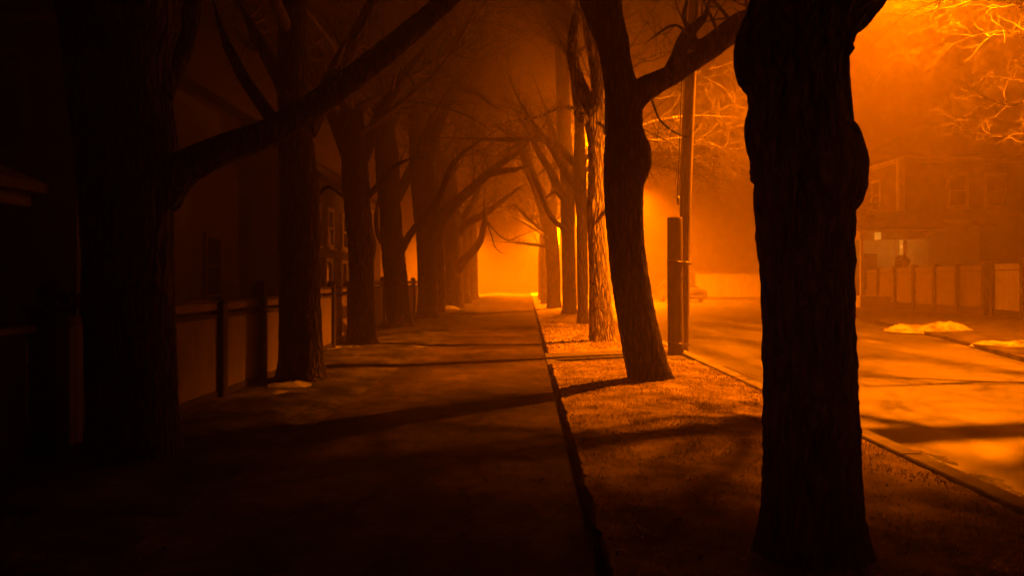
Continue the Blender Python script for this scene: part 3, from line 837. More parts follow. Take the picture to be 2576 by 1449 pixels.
for k in (-1, -.45, .45, 1):
    mb = MB(); mb.lathe([(.015, 0), (.02, .06), (.045, .08), (.05, .11), (.03, .14), (.012, .15)], (0, 0, 0), 10)
    io = mb.build('insulator', M['rubber'], pole, True)
    io.location = V(ca.location) + V((math.cos(.35) * k, math.sin(.35) * k, .06))
# guard cable down the side
for off, r in (((1716, 1709, 1704), .012), ((1721, 1714, 1708), .008)):
    pts = [W(1745 if r < .01 else 1740, -60, 16.55), W(1731, 60, 16.5), W(off[0], 195, 16.5), W(off[1], 380, 16.5), W(off[2], 492, 16.5)]
    s2 = catmull([tuple(p) for p in pts], 6)
    mb = MB(); mb.tube([V(q) - V(pole.location) for q in s2], [r] * len(s2), 6)
    mb.build('cable', M['cable'], pole, True)
p = W(1706, 500, 16.5) - V(pole.location)
mb = MB(); mb.lathe([(.02, -.12), (.03, -.1), (.03, .02), (.012, .06)], p, 8); mb.build('cable_clamp', M['steel'], pole, True)

stub = thing('pole_stub', W(1699, 893, 16.0), 'short thick sawn-off pole standing beside the tall utility pole', 'pole stub')
ctrl = [(1700, 902, 42), (1700, 890, 40), (1699, 800, 39), (1698, 700, 38.5), (1698, 600, 38), (1697.5, 547, 37.5)]
c = []
for px, py, w in ctrl:
    p = W(px, py, 16.15); c.append((p.x, p.y, p.z, w / 2 / F * 16.15))
s = catmull(c, 6)
mb = MB(); mb.tube([V(q[:3]) - V(stub.location) for q in s], [q[3] for q in s], 32)
mb.build('shaft', M['dark_pole'], stub, True)
for py, tilt, ln in ((657, .06, 1.0), (862, .05, .8)):
    p = W(1698.5, py, 16.15) - V(stub.location)
    mb = MB()
    pts, rad = [], []
    for k in range(25):
        a = 2 * PI * k / 24
        pts.append(p + V((math.cos(a) * .163, math.sin(a) * .163, -tilt * math.cos(a) * .5)))
        rad.append(.009)
    mb.tube(pts, rad, 6, False)
    mb.box(p + V((.20, -.06, -.03)), (.16, .05, .035), -.3, .004)
    mb.build('band', M['steel'], stub, True)
mb = MB(); p = W(1722, 660, 16.2) - V(stub.location)
mb.tube([p + V((-.12, -.12, .03)), p + V((.02, -.16, 0)), p + V((.12, -.1, -.03)), p + V((.13, .25, -.04))], [.014] * 4, 6)
mb.build('bracket', M['steel'], stub, True)

# ------------------------------------------------------------------ street lamps (sodium)
LAMPS = []
def street_lamp(head, base, label, power, cone=174, blend=.5, tilt=(0, 0), stray=0):
    head = V(head); base = V(base)
    root = thing('street_lamp', base, label, 'street lamp', 'sodium street lamps')
    d = head - base; d.z = 0
    H = head.z
    mb = MB()
    mb.tube([V((0, 0, -.1)), V((0, 0, .4)), V((0, 0, .5)), V((0, 0, H - 1.0))], [.14, .13, .095, .06], 14)
    mb.build('pole', M['steel'], root, True)
    mb = MB()
    arm = catmull([(0, 0, H - 1.2), tuple(d * .12 + V((0, 0, H - .45))), tuple(d * .5 + V((0, 0, H + .05))), tuple(d * .93 + V((0, 0, H + .14)))], 6)
    mb.tube([V(q) for q in arm], [.04] * len(arm), 8)
    mb.build('arm', M['steel'], root, True)
    dn = d.normalized(); rz = math.atan2(dn.y, dn.x)
    mb = MB()
    secs = [(-.45, .05, .05), (-.38, .10, .07), (-.1, .16, .10), (.2, .17, .11), (.38, .12, .08), (.45, .04, .03)]
    o = 0
    for x, w, h in secs:
        for k in range(12):
            a = 2 * PI * k / 12
            zz = math.sin(a) * h
            mb.v.append(V((x, math.cos(a) * w, max(zz, -.02) + .12)))
    for k in range(len(secs) - 1): mb.quad_ring(k * 12, k * 12 + 12, 12)
    mb.f.append(tuple(range(11, -1, -1))); mb.f.append(tuple(60 + k for k in range(12)))
    hd = mb.build('lamp_head', M['steel'], root, True); hd.location = d + V((0, 0, H)); hd.rotation_euler = (0, 0, rz)
    mb = MB()
    prof = [(.14, .10), (.145, .07), (.12, .03), (.07, .0), (.01, -.01)]
    mb.lathe([(r, z) for r, z in prof], (0, 0, 0), 14)
    ln = mb.build('lens', M['lens'], hd, True); ln.location = (.08, 0, 0)
    if stray:
        L = bpy.data.lights.new('stray_light', 'POINT')
        L.energy = stray; L.color = SODIUM; L.shadow_soft_size = .1
        so = bpy.data.objects.new('stray_light', L); col.objects.link(so); so.parent = root
        so.location = d + V((0, 0, H + .45)) + dn * .08
    L = bpy.data.lights.new('sodium_light', 'SPOT')
    L.energy = power; L.color = SODIUM; L.shadow_soft_size = .022
    L.spot_size = math.radians(cone); L.spot_blend = blend
    lo = bpy.data.objects.new('sodium_light', L); col.objects.link(lo); lo.parent = root
    lo.location = d + V((0, 0, H - .06)) + dn * .08
    lo.rotation_euler = (tilt[0], tilt[1], 0)
    LAMPS.append(lo)
    return root

E = 1.0
street_lamp((9.6, 19.4, 10.4), (16.2, 21.5, 0), 'street lamp on a long arm over the road, above the snow ridge', 45000 * E, 120, .32, stray=1100)
street_lamp((4.6, 47.0, 9.4), (3.85, 47.6, .0), 'street lamp glowing between the hazy trunks of the right row', 40000 * E, 146, .7, stray=6000)
street_lamp((9.2, 64.0, 9.6), (4.75, 64.6, .0), 'street lamp in the fog over the road beside the parked car', 150000 * E, 156, .95)
street_lamp((4.3, 88.0, 9.0), (5.2, 88.6, .0), 'street lamp in the fog near the far end of the sidewalk', 270000 * E, 156, .9)
street_lamp((-7.1, 96.0, 9.0), (-7.9, 96.9, .0), 'farthest street lamp, lost in the fog behind the left row of trees', 370000 * E, 156, .9)

# ------------------------------------------------------------------ right-hand fence
def board_fence(name, label, A, B, n, h, mat, post_mat, post_w=.14, cap=.24, gap=.28, group=None, posth=None, rail=True, zb=0.0):
    A, B = V(A), V(B)
    d = (B - A); L = d.length; ang = math.atan2(d.y, d.x)
    root = thing(name, A, label, 'fence', group, ang)
    step = L / n
    for i in range(n + 1):
        x = i * step
        mb = MB(); ph = (posth or h + .08)
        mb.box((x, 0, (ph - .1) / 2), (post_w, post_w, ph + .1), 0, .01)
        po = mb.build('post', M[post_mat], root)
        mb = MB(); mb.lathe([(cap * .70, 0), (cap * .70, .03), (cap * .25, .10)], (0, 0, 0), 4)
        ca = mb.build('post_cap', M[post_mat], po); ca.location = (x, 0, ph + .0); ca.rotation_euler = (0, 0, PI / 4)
        if i < n:
            mb = MB()
            x0, x1 = x + post_w / 2, x + step - post_w / 2
            bw = .14; k = 0; xx = x0
            while xx < x1 - .02:
                w = min(bw, x1 - xx)
                mb.box((xx + w / 2, (.004 if k % 2 else 0), gap + (h - .26 - gap) / 2), (w - .004, .022, h - .26 - gap))
                xx += bw; k += 1
            mb.build('panel', M[mat], root)
            if rail:
                for nm, zz, th, hh in (('top_rail', h - .13, .05, .2), ('cap_rail', h, .13, .035), ('gap_shade', (gap - .02) / 2 - .02, .05, gap - .02)):  # lowest strip stands in for the shadow under the panels
                    mb = MB(); mb.box(((x0 + x1) / 2, 0, zz), (x1 - x0, th, hh), 0, .005); mb.build(nm, M[post_mat if nm == 'gap_shade' else mat], root)
    return root

fa = G(2145, 767); fb = G(2478, 793)
board_fence('board_fence', 'long brown board fence with shade-coloured capped posts across the road', fa + (fa - fb) * .62, fb, 11, 2.22, 'fence_brown', 'shaded_post', .25, .34, .36, group='board fences across the road')
fc = G(2500, 796); fd = fc + (fc - fb).normalized() * 9
board_fence('board_fence', 'pale board fence with a light top rail at the right edge, across the road', fc, V((fc.x - .9, fc.y - 7.5, 0)), 3, 2.22, 'fence_white', 'shaded_post', .25, .33, .30, group='board fences across the road')
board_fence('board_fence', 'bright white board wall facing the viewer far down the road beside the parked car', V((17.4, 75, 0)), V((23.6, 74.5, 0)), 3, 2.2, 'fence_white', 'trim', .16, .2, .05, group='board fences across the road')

# ------------------------------------------------------------------ left-hand fence
def left_fence(y0, y1, n, name, label, h=1.24, xs=(-3.93, -4.0), group=None, ph=1.47, heights=None):
    A = S(xs[0], y0); B = S(xs[1], y1)
    d = B - A; L = d.length; ang = math.atan2(d.y, d.x)
    root = thing(name, A, label, 'fence', group, ang)
    step = L / n
    for i in range(n + 1):
        x = i * step
        if heights: ph = heights[i]
        mb = MB(); mb.box((x, 0, ph / 2 - .05), (.17, .17, ph + .1), 0, .012)
        po = mb.build('post', M['left_post'], root)
        mb = MB(); mb.lathe([(.135, 0), (.14, .03), (.04, .09)], (0, 0, 0), 4)
        ca = mb.build('post_cap', M['left_post'], po); ca.location = (x, 0, ph); ca.rotation_euler = (0, 0, PI / 4)
        if i < n:
            x0, x1 = x + .086, x + step - .086
            mb = MB(); xx = x0 + .004
            while xx < x1 - .03:
                mb.box((xx + .036, 0, .12 + (h - .20 - .12) / 2), (.068, .018, h - .20 - .12)); xx += .074
            mb.build('panel', M['left_board'], root)
            for nm, zz, th, hh, mt in (('middle_rail', h - .18, .045, .05, 'left_post'), ('top_board', h - .0555, .026, .10, 'left_board'), ('cap_rail', h + .012, .10, .03, 'left_post'), ('bottom_rail', .07, .045, .08, 'left_post')):
                mb = MB(); mb.box(((x0 + x1) / 2, 0, zz), (x1 - x0, th, hh), 0, .004); mb.build(nm, M[mt], root)
    return root
left_fence(8.55, 13.3, 3, 'board_fence', 'low fence of narrow upright boards with square posts, left of the sidewalk', group='garden fences on the left', xs=(-3.92, -3.95), heights=(1.36, 1.22, 1.42, 1.24))
left_fence(13.9, 24.0, 5, 'board_fence', 'dim garden fence seen between the second and third left trunks', h=1.35, ph=1.42, xs=(-4.2, -4.75), group='garden fences on the left')
left_fence(24.8, 45.0, 8, 'board_fence', 'hazy garden fence behind the fourth and fifth left trunks', h=1.5, ph=1.58, xs=(-4.95, -5.1), group='garden fences on the left')

# near-left gate with spike finials and a ball-topped post
gate = thing('garden_gate', S(-3.9, 6.62), 'dark garden gate with a row of knobbed finials at the far left', 'gate', None, PI / 2)
mb = MB()
for k in range(12):
    mb.box((.06 + k * .118, 0, .62), (.106, .02, 1.04))
mb.build('boards', M['dim_wood'], gate)
mb = MB(); mb.box((.71, 0, 1.17), (1.46, .05, .07), 0, .006); mb.build('top_rail', M['left_post'], gate)
mb = MB(); mb.box((.71, .03, .35), (1.46, .04, .08), 0, .006); mb.build('lower_rail', M['left_post'], gate)
for k in range(11):
    mb = MB(); mb.lathe([(.016, 0), (.016, .05), (.024, .06), (.044, .10), (.048, .13), (.036, .17), (.012, .20)], (.1 + k * .118, 0, 1.205), 10)
    mb.build('finial', M['left_post'], gate, True)
gp = thing('gate_post', S(-3.9, 6.48), 'thick dark gate post topped by a ball, at the far left', 'gate post')
mb = MB(); mb.box((0, 0, .6), (.22, .22, 1.3), 0, .015); mb.box((0, 0, 1.27), (.29, .29, .05), 0, .01); mb.build('shaft', M['left_post'], gp)
mb = MB(); mb.lathe([(.03, 0), (.04, .03), (.075, .06), (.09, .12), (.075, .18), (.03, .21)], (0, 0, 1.29), 14); mb.build('ball', M['left_post'], gp, True)
hedge_wall = thing('low_wall', S(-3.95, 5.2), 'dark low garden wall at the lower left edge', 'wall')
mb = MB(); mb.box((0, -1.9, .55), (.26, 5.6, 1.1), 0, .02); mb.build('masonry', M['left_post'], hedge_wall)
mb = MB(); mb.box((0, -1.9, 1.13), (.36, 5.7, .06), 0, .015); mb.build('coping', M['left_board'], hedge_wall)

# ------------------------------------------------------------------ houses
def window(root, c, w, h, axis, out, frame='trim', pane='glass', bars=True, fw=.12):
    """window on a wall; axis 'x' or 'y' is the wall direction, out the outward sign"""
    cx, cy, cz = c
    mb = MB()
    def bx(u, z, su, sz, o, th):
        if axis == 'x': mb.box((cx + u, cy + out * o, cz + z), (su, th, sz), 0, .008)
        else: mb.box((cx + out * o, cy + u, cz + z), (th, su, sz), 0, .008)
    for sg in (-1, 1):
        bx(sg * (w / 2 + fw / 2), 0, fw, h + .02, .04, .10)
        bx(0, sg * (h / 2 + fw / 2 + .012), w + 2 * fw, fw, .04, .10)
    if bars: bx(0, 0, w - .01, .06, .03, .05)
    fr = mb.build('window', M[frame], root)
    mb = MB(); bx(0, 0, w - .004, h - .004, .012, .03); mb.build('pane', M[pane], fr)
    mb = MB(); bx(0, -h / 2 - fw - .05, w + 2 * fw + .12, .06, .09, .16); mb.build('sill', M[frame], fr)
    return fr

def hip_roof(x0, x1, y0, y1, z, rise, ov=.45, inset=None):
    mb = MB()
    X0, X1, Y0, Y1 = x0 - ov, x1 + ov, y0 - ov, y1 + ov
    w = min(X1 - X0, Y1 - Y0) / 2
    if X1 - X0 >= Y1 - Y0: r0, r1 = V((X0 + w, (Y0 + Y1) / 2, z + rise)), V((X1 - w, (Y0 + Y1) / 2, z + rise))
    else: r0, r1 = V(((X0 + X1) / 2, Y0 + w, z + rise)), V(((X0 + X1) / 2, Y1 - w, z + rise))
    o = 0
    mb.v += [V((X0, Y0, z - .18)), V((X1, Y0, z - .18)), V((X1, Y1, z - .18)), V((X0, Y1, z - .18)), V((X0, Y0, z)), V((X1, Y0, z)), V((X1, Y1, z)), V((X0, Y1, z)), r0, r1]
    mb.f += [(3, 2, 1, 0), (0, 1, 5, 4), (1, 2, 6, 5), (2, 3, 7, 6), (3, 0, 4, 7)]
    if X1 - X0 >= Y1 - Y0: mb.f += [(4, 5, 9, 8), (5, 6, 9), (6, 7, 8, 9), (7, 4, 8)]
    else: mb.f += [(4, 5, 8), (5, 6, 9, 8), (6, 7, 9), (7, 4, 8, 9)]
    return mb

# house across the road
hr = thing('house', V((23.4, 48, 0)), 'large two storey clapboard house with a lit porch behind the fence across the road', 'house')
mb = MB(); mb.box((6.5, 5, 4.55), (13, 10, 9.3)); mb.build('wall', M['clapboard'], hr)
mb = MB(); mb.box((-1.95, 5.2, 2.45), (3.88, 9.2, 5.1)); mb.build('wing_wall', M['wall_pale'], hr)
hip_roof(0, 13, 0, 10, 9.2, 3.4, .6).build('roof', M['roof'], hr)
hip_roof(-3.9, -.5, .62, 9.8, 5.05, 1.2, .25).build('wing_roof', M['roof'], hr)
mb = MB(); mb.box((.13, -.03, 4.6), (.32, .06, 9.0), 0, .01); mb.box((-.03, .17, 7.4), (.06, .34, 3.6), 0, .01); mb.build('corner_board', M['trim'], hr)
mb = MB(); mb.box((6.9, -.035, 5.1), (12.0, .07, .22), 0, .01); mb.build('belt_course', M['trim_dim'], hr)
mb = MB(); mb.box((6.6, -.04, 8.85), (12.7, .08, .3), 0, .01); mb.box((-.04, 5.2, 8.85), (.08, 9.6, .3), 0, .01); mb.build('frieze', M['trim_dim'], hr)
for x in (3.5, 5.75, 9.0, 11.0): window(hr, (x, 0, 7.0), .98, 1.75, 'x', -1, 'trim_dim', fw=.16)
for x in (3.6, 6.2, 10): window(hr, (x, 0, 3.2), .98, 1.8, 'x', -1, 'trim_dim', fw=.16)
for y in (3.0, 6.2): window(hr, (0, y, 7.0), .95, 1.7, 'y', -1, 'trim_dim', fw=.16)
mb = MB(); mb.box((1.0, -.05, 2.4), (1.66, .09, 4.4)); mb.build('porch_glow_panel', M['wall_pale'], hr)  # added panel, its pale colour stands in for light spread behind the porch
# porch
px0, px1, py0, py1 = -3.6, 1.6, -2.8, -.02
hip_roof(px0, px1, py0, py1, 4.62, 1.0, .3).build('porch_roof', M['roof'], hr)
mb = MB(); mb.box(((px0 + px1) / 2, py0 + .1, 4.14), (px1 - px0, .16, .56), 0, .02); mb.box((px0 + .1, -1.32, 4.14), (.16, 2.6, .56), 0, .02); mb.build('porch_beam', M['trim_dim'], hr)
for x in (px0 + .12, -1.0, .5, px1 - .12):
    mb = MB(); mb.box((x, py0 + .1, 2.28), (.16, .16, 3.16), 0, .015); mb.build('porch_post', M['trim'], hr)
mb = MB(); mb.box(((px0 + px1) / 2, -1.42, .34), (px1 - px0, 2.7, .68), 0, .02); mb.build('porch_deck', M['trim_dim'], hr)
mb = MB(); mb.box((-1.6, .555, 2.1), (1.0, .07, 2.2), 0, .01); dr = mb.build('door', M['garage'], hr)
mb = MB(); mb.lathe([(.02, 0), (.035, .02), (.035, .04), (.01, .06)], (0, 0, 0), 10); hdl = mb.build('handle', M['steel'], dr, True); hdl.location = (-1.22, .50, 1.9); hdl.rotation_euler = (PI / 2, 0, 0)
window(hr, (-3.0, .6, 2.5), .7, 1.4, 'x', -1, 'trim')
mb = MB(); mb.tube([V((-3.98, .5, 4.85)), V((-3.98, .45, .1))], [.05, .05], 8); mb.build('downspout', M['trim_dim'], hr, True)
# porch lantern
pl = thing('porch_lantern', V((20.7, 44.98, 4.35)), 'bright boxy lantern hanging under the porch eave of the house across the road', 'lantern')
mb = MB(); mb.box((0, 0, -.28), (.26, .26, .42), 0, .02); mb.build('glass_box', M['lantern'], pl)
mb = MB(); mb.box((0, 0, -.03), (.34, .34, .06), 0, .01); mb.box((0, 0, -.52), (.3, .3, .04), 0, .01); mb.build('cap', M['steel'], pl)
L = bpy.data.lights.new('porch_light', 'POINT'); L.energy = 110; L.color = (1, .36, .03); L.shadow_soft_size = .15
lo = bpy.data.objects.new('porch_light', L); col.objects.link(lo); lo.location = (22.7, 46.1, 3.5)
lo.parent = None

# garage right of it
gr = thing('garage', V((23.6, 40, 0)), 'dark wooden garage at the right edge beyond the fence', 'garage')
mb = MB(); mb.box((4.2, 2.6, 2.15), (8.4, 5.0, 4.3)); mb.build('wall', M['garage'], gr)
hip_roof(0, 8.4, .1, 5.1, 4.35, .7, .25).build('roof', M['roof'], gr)
mb = MB(); mb.box((4.4, .06, 1.4), (3.6, .06, 2.7), 0, .01); mb.build('door', M['clapboard_dark'], gr)

# left houses
h1 = thing('house', V((-8.1, 14.8, 0)), 'almost black house with a columned porch behind the gate at far left', 'house')
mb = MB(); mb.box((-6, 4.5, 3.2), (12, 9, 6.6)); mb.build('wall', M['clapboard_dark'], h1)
hip_roof(-12, 0, 0, 9, 6.5, 3, .5).build('roof', M['roof'], h1)
mb = MB(); mb.box((-6.4, -2.3, 3.05), (11.4, .2, .36), 0, .02); mb.box((-.82, -1.2, 3.05), (.2, 2.0, .36), 0, .02); mb.build('porch_beam', M['dim_wood'], h1)
for x in (-.9, -2.1, -3.3, -4.5, -6.5):
    mb = MB(); mb.box((x, -2.3, 1.42), (.2, .2, 2.88), 0, .02); mb.build('porch_post', M['dim_wood'], h1)
hip_roof(-12, -.7, -2.4, -.05, 3.3, .7, .2).build('porch_roof', M['roof'], h1)
mb = MB(); mb.box((-6.4, -1.25, .2), (11.2, 2.3, .4), 0, .02); mb.build('porch_deck', M['dim_wood'], h1)
for x in (-1.5, -4.0): window(h1, (x, 0, 5.0), .9, 1.4, 'x', -1, 'left_post')
for y in (6.6,):
    window(h1, (0, y, 1.9), .9, 1.5, 'y', 1, 'left_post')

h2 = thing('house', V((-6.35, 23.6, 0)), 'dim house with faintly glinting windows between the second and third left trunks', 'house')
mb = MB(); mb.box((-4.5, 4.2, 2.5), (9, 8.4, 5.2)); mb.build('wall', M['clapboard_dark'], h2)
hip_roof(-9, 0, 0, 8.4, 5.05, 2.6, .45).build('roof', M['roof'], h2)
for y, z, hh in ((1.9, 3.35, 1.1), (4.0, 3.35, 1.1), (6.4, 3.35, 1.1)):
    window(h2, (0, y, z), .75, hh, 'y', 1, 'trim', fw=.13)
for y in (1.7, 3.7, 6.2):
    window(h2, (0, y, 1.45), .8, 1.4, 'y', 1, 'trim', fw=.13)
for x in (-1.8, -4.5): window(h2, (x, 0, 3.3), .8, 1.2, 'x', -1, 'left_post')
mb = MB(); mb.box((-4.5, -.02, .3), (9.1, .1, .6)); mb.build('plinth', M['left_post'], h2)
h3 = thing('house', V((-8.2, 40.5, 0)), 'hazy house deep behind the fifth left trunk', 'house')
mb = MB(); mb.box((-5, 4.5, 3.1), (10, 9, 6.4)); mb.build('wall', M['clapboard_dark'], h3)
hip_roof(-10, 0, 0, 9, 6.3, 3, .45).build('roof', M['roof'], h3)
for y in (2, 5.5):
    window(h3, (0, y, 4.8), .85, 1.4, 'y', 1, 'trim_dim'); window(h3, (0, y, 1.8), .85, 1.5, 'y', 1, 'trim_dim')

# ------------------------------------------------------------------ conifer, shrub, topiary across the road
def conifer(loc, h, rb, seed):
    r = random.Random(seed)
    root = thing('conifer', loc, 'dark evergreen showing behind the nearest trunk, before the porch house', 'tree')
    tm = MB(); tm.tube([V((0, 0, -.1)), V((0, 0, h * .5)), V((0, 0, h))], [.22, .13, .02], 10); tm.build('trunk', M['bark'], root, True)
    mb = MB()
    z = 5.0
    while z < h - .3:
        R = rb * (1 - (z - 4.2) / (h - 4.2)) + .15
        nb = 9
        a0 = r.uniform(0, 6.28)
        for k in range(nb):
            a = a0 + 2 * PI * k / nb + r.uniform(-.25, .25)
            L = R * r.uniform(.7, 1.1)
            d = V((math.cos(a), math.sin(a), -.12))
            for q in range(int(L * 26)):
                t = r.random() ** .7
                p = V((0, 0, z)) + d * L * t + V((0, 0, -.25 * t * t * L * .5))
                p += rvec(r) * .22 * (1.1 - .5 * t)
                dd = (d + rvec(r) * .9).normalized()
                s = dd.cross(rvec(r)).normalized() * .025
                l = r.uniform(.12, .26)
                o = len(mb.v)
                mb.v += [p - s, p + s, p + dd * l]
                mb.f.append((o, o + 1, o + 2))
        z += .34
    mb.build('crown', M['needle'], root)
    return root
conifer((16.4, 40.0, 0), 11.5, 2.4, 4)

def shrub(name, loc, label, w, h, stems, seed, mat='twig'):
    r = random.Random(seed)
    c = Crown(seed, 1.3, 2, .008)
    for _ in range(stems):
        a = r.uniform(0, 6.28)
        p = V(loc) + V((r.uniform(-.2, .2), r.uniform(-.2, .2), -.05))
        d = V((math.cos(a) * w / h, math.sin(a) * w / h, 1))
        c.auto(p, d, h * r.uniform(.7, 1.1), .03, start=.15)
    o = c.mb.build(name, M[mat], None, True, loc)
    return tag(o, label, 'shrub')
shrub('bare_shrub', V((25.6, 44.5, 0)), 'tall bare shrub behind the fence between the porch and the garage', 1.0, 4.6, 16, 21)
# clipped ball tree on a stem
tb = thing('topiary', V((21.6, 44.0, 0)), 'clipped round topiary ball on a stem before the porch', 'topiary')
mb = MB(); mb.tube([V((0, 0, -.05)), V((0, 0, 2.3))], [.05, .035], 8); mb.build('trunk', M['bark'], tb, True)
mb = MB(); r = random.Random(9)
for _ in range(1500):
    d = rvec(r); p = V((0, 0, 2.58)) + d * .36 * r.uniform(.75, 1.0) * V((1, 1, .8)).length / 1.62
    s = d.cross(rvec(r)).normalized() * .035; t = rvec(r) * .08
    o = len(mb.v); mb.v += [p - s, p + s, p + t + d * .03]; mb.f.append((o, o + 1, o + 2))
mb.build('crown', M['shrub'], tb)

# ------------------------------------------------------------------ parked car
car = thing('parked_car', V((13.2, 62.0, Z_ROAD)), 'dark car parked in the fog beyond the utility pole', 'car', None, math.radians(-68))
# local: +x is the front of the car; profile in x,z extruded along y
prof = [(-2.2, .42), (-2.25, .75), (-2.2, 1.02), (-1.95, 1.12), (-1.55, 1.62), (-1.1, 1.72), (.1, 1.70), (.42, 1.6), (1.02, 1.12), (1.9, .98), (2.16, .84), (2.22, .6), (2.16, .36), (1.8, .30), (-1.85, .30)]
mb = MB()
n = len(prof)
for y, k, in ((-.88, .94), (-.84, 1.0), (.84, 1.0), (.88, .94)):
    for x, z in prof:
        inset = max(0, (z - 1.05)) * .28
        yy = math.copysign(abs(y) - inset, y)
        mb.v.append(V((x * (.985 if k < 1 else 1), yy, .32 + (z - .32) * (k if k < 1 else 1) + (.03 if k < 1 else 0))))
for k in range(3): mb.quad_ring(k * n, k * n + n, n)
mb.f.append(tuple(range(n - 1, -1, -1))); mb.f.append(tuple(3 * n + k for k in range(n)))
body = mb.build('body', M['car_paint'], car, False)
for sx in (-1.38, 1.38):
    for sy in (-.82, .82):
        mb = MB(); mb.lathe([(.20, -.1), (.30, -.1), (.335, -.07), (.335, .07), (.30, .1), (.20, .1)], (0, 0, 0), 20)
        wh = mb.build('wheel', M['rubber'], car, True); wh.location = (sx, sy, .335); wh.rotation_euler = (PI / 2, 0, 0)
        mb = MB(); mb.lathe([(.19, -.102), (.2, -.06), (.2, .06), (.19, .102)], (0, 0, 0), 14); mb.build('rim', M['chrome'], wh, True)
def slab(pts, name, mat):
    m = MB(); o = 0
    nrm = (V(pts[1]) - V(pts[0])).cross(V(pts[2]) - V(pts[0])).normalized() * .012
    k = len(pts)
    m.v += [V(p) - nrm for p in pts] + [V(p) + nrm for p in pts]
    m.quad_ring(0, k, k); m.f.append(tuple(range(k - 1, -1, -1))); m.f.append(tuple(range(k, 2 * k)))
    return m.build(name, M[mat], car)
slab([(.50, -.62, 1.56), (.50, .62, 1.56), (1.0, .74, 1.155), (1.0, -.74, 1.155)], 'windscreen', 'glass')
slab([(-1.60, -.6, 1.58), (-1.92, -.7, 1.17), (-1.92, .7, 1.17), (-1.60, .6, 1.58)], 'rear_window', 'glass')
for sg in (-1, 1):
    slab([(-1.5, sg * .855, 1.16), (.78, sg * .855, 1.16), (.28, sg * .735, 1.58), (-1.3, sg * .735, 1.58)], 'side_window', 'glass')
    mb = MB(); mb.box((2.12, sg * .62, .76), (.14, .36, .16), 0, .03); mb.build('headlight', M['chrome'], car)
    mb = MB(); mb.box((.72, sg * .98, 1.16), (.14, .18, .13), 0, .03); mb.build('mirror', M['car_paint'], car)
    mb = MB(); mb.box((-2.22, sg * .62, .88), (.1, .3, .18), 0, .03); mb.build('tail_light', M['rubber'], car)
mb = MB(); mb.box((2.21, 0, .48), (.14, 1.7, .18), 0, .04); mb.build('bumper', M['chrome'], car)
mb = MB(); mb.box((2.21, 0, .72), (.06, .8, .16), 0, .02); mb.build('grille', M['rubber'], car)
mb = MB(); mb.box((2.295, 0, .49), (.02, .5, .12)); mb.build('number_plate', M['plate'], car)

# ------------------------------------------------------------------ snow
def mound(name, label, poly_px, h, seed, mat, zb, nx=46, ny=22, rz=0.0, size=(1, 1), c=(0, 0), group=None):
    m = MB()
    w, l = size
    R = Matrix.Rotation(rz, 3, 'Z')
    hs = []
    for j in range(ny + 1):
        for i in range(nx + 1):
            u, v_ = i / nx * 2 - 1, j / ny * 2 - 1
            x, y = u * w / 2, v_ * l / 2
            n1 = noise.noise(V((x * 1.1 + seed, y * 1.1, 0))); n2 = noise.noise(V((x * 3.1 + seed, y * 3.1, 4))); n3 = noise.noise(V((x * 9 + seed, y * 9, 4)))
            e = 1 - (u * u + v_ * v_) + .55 * n1 + .34 * n2 + .16 * n3
            z = h * (max(e, 0) ** .7) * (.75 + .5 * n1 + .2 * n2) + h * .10 * n3 * (1 if e > 0 else 0)
            hs.append(e)
            p = R @ V((x, y, 0)); p.z = max(z, 0) - .012 + (-.03 if e < 0 else 0)
            m.v.append(p + V((c[0], c[1], zb)))
    for j in range(ny):
        for i in range(nx):
            a = j * (nx + 1) + i
            q = (a, a + 1, a + nx + 2, a + nx + 1)
            if max(hs[k] for k in q) > -.02: m.f.append(q)
    used = sorted({k for f in m.f for k in f}); mp = {k: i for i, k in enumerate(used)}
    m.v = [m.v[k] for k in used]; m.f = [tuple(mp[k] for k in f) for f in m.f]
    o = m.build(name, M[mat], None, True, V((c[0], c[1], zb)))
    return tag(o, label, 'snow pile', group)
a = G(2335, 829)
mound('snow_pile', 'long lumpy ridge of old snow at the far edge of the road', None, .21, 3.0, 'old_snow', -.02, nx=110, ny=40, size=(3.1, 1.9), c=(a.x, a.y), rz=.35, group='patches of old snow')
a = G(2580, 866)
mound('snow_pile', 'snow heap at the far roadside cut by the right edge of the view', None, .14, 8.4, 'old_snow', -.02, nx=100, ny=36, size=(3.0, 1.5), c=(a.x + .3, a.y), rz=.2, group='patches of old snow')
a = G(742, 975)
mound('snow_pile', 'small snow patch at the foot of the second left trunk', None, .10, 1.2, 'old_snow', .03, size=(.75, .62), c=(a.x, a.y), rz=.4, group='patches of old snow')
a = G(712, 995)
mound('snow_pile', 'smallest snow scrap just in front of the snow patch by the second left trunk', None, .06, 5.2, 'old_snow', .03, size=(.42, .34), c=(a.x, a.y), rz=.3, group='patches of old snow')
a = G(1133, 780)
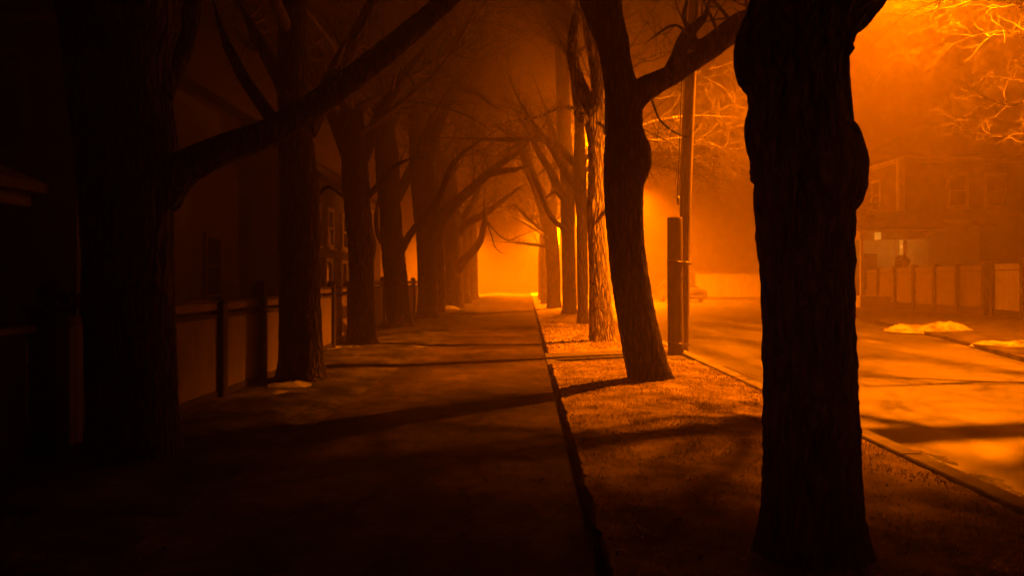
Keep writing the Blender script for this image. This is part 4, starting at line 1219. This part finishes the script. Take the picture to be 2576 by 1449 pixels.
mound('snow_pile', 'little snow heap by the low forked tree at the far left of the walk', None, .22, 2.2, 'old_snow', .02, size=(1.1, 1.6), c=(a.x, a.y), group='patches of old snow')
a = G(915, 874)
mound('snow_pile', 'thin frosty snow crust in front of the third left trunk', None, .03, 6.7, 'old_snow', .012, nx=130, ny=60, size=(3.0, 1.2), c=(a.x - .1, a.y), group='patches of old snow')

# ------------------------------------------------------------------ fog
HAZE_DENSITY = .0135
hm = bpy.data.materials.new('haze'); hm.use_nodes = True
nt = hm.node_tree; nt.nodes.clear()
out = nt.nodes.new('ShaderNodeOutputMaterial'); pv = nt.nodes.new('ShaderNodeVolumePrincipled')
pv.inputs['Color'].default_value = (.97, .82, .66, 1); pv.inputs['Density'].default_value = HAZE_DENSITY
pv.inputs['Anisotropy'].default_value = .78
nt.links.new(pv.outputs['Volume'], out.inputs['Volume'])
hb = MB(); hb.box((0, 104, 8.5), (250, 246, 19.6))
tag(hb.build('haze', hm), kind='stuff')

# ------------------------------------------------------------------ night sky, camera, render
w = bpy.data.worlds.new('World'); scene.world = w; w.use_nodes = True
bg = w.node_tree.nodes['Background']
bg.inputs['Color'].default_value = (1, .22, .02, 1); bg.inputs['Strength'].default_value = .0003

cd = bpy.data.cameras.new('camera'); cam = bpy.data.objects.new('camera', cd); col.objects.link(cam)
cam.location = (0, 0, CAMZ); cam.rotation_euler = (PI / 2, 0, 0)
cd.sensor_width = 36; cd.lens = F * 36 / 2576; cd.shift_y = -(724.5 - HY) / 2576
cd.clip_start = .05; cd.clip_end = 600
scene.camera = cam

scene.view_settings.view_transform = 'Standard'
scene.view_settings.look = 'None'
scene.view_settings.exposure = 0
scene.view_settings.gamma = 1
cy = scene.cycles
cy.use_denoising = True
cy.max_bounces = 4; cy.diffuse_bounces = 2; cy.glossy_bounces = 2; cy.transmission_bounces = 2; cy.volume_bounces = 1
cy.transparent_max_bounces = 8
cy.sample_clamp_indirect = 4
cy.use_light_tree = True
cy.volume_max_steps = 64
print('crown faces', sum(n for _, n in TREES), len(TREES))
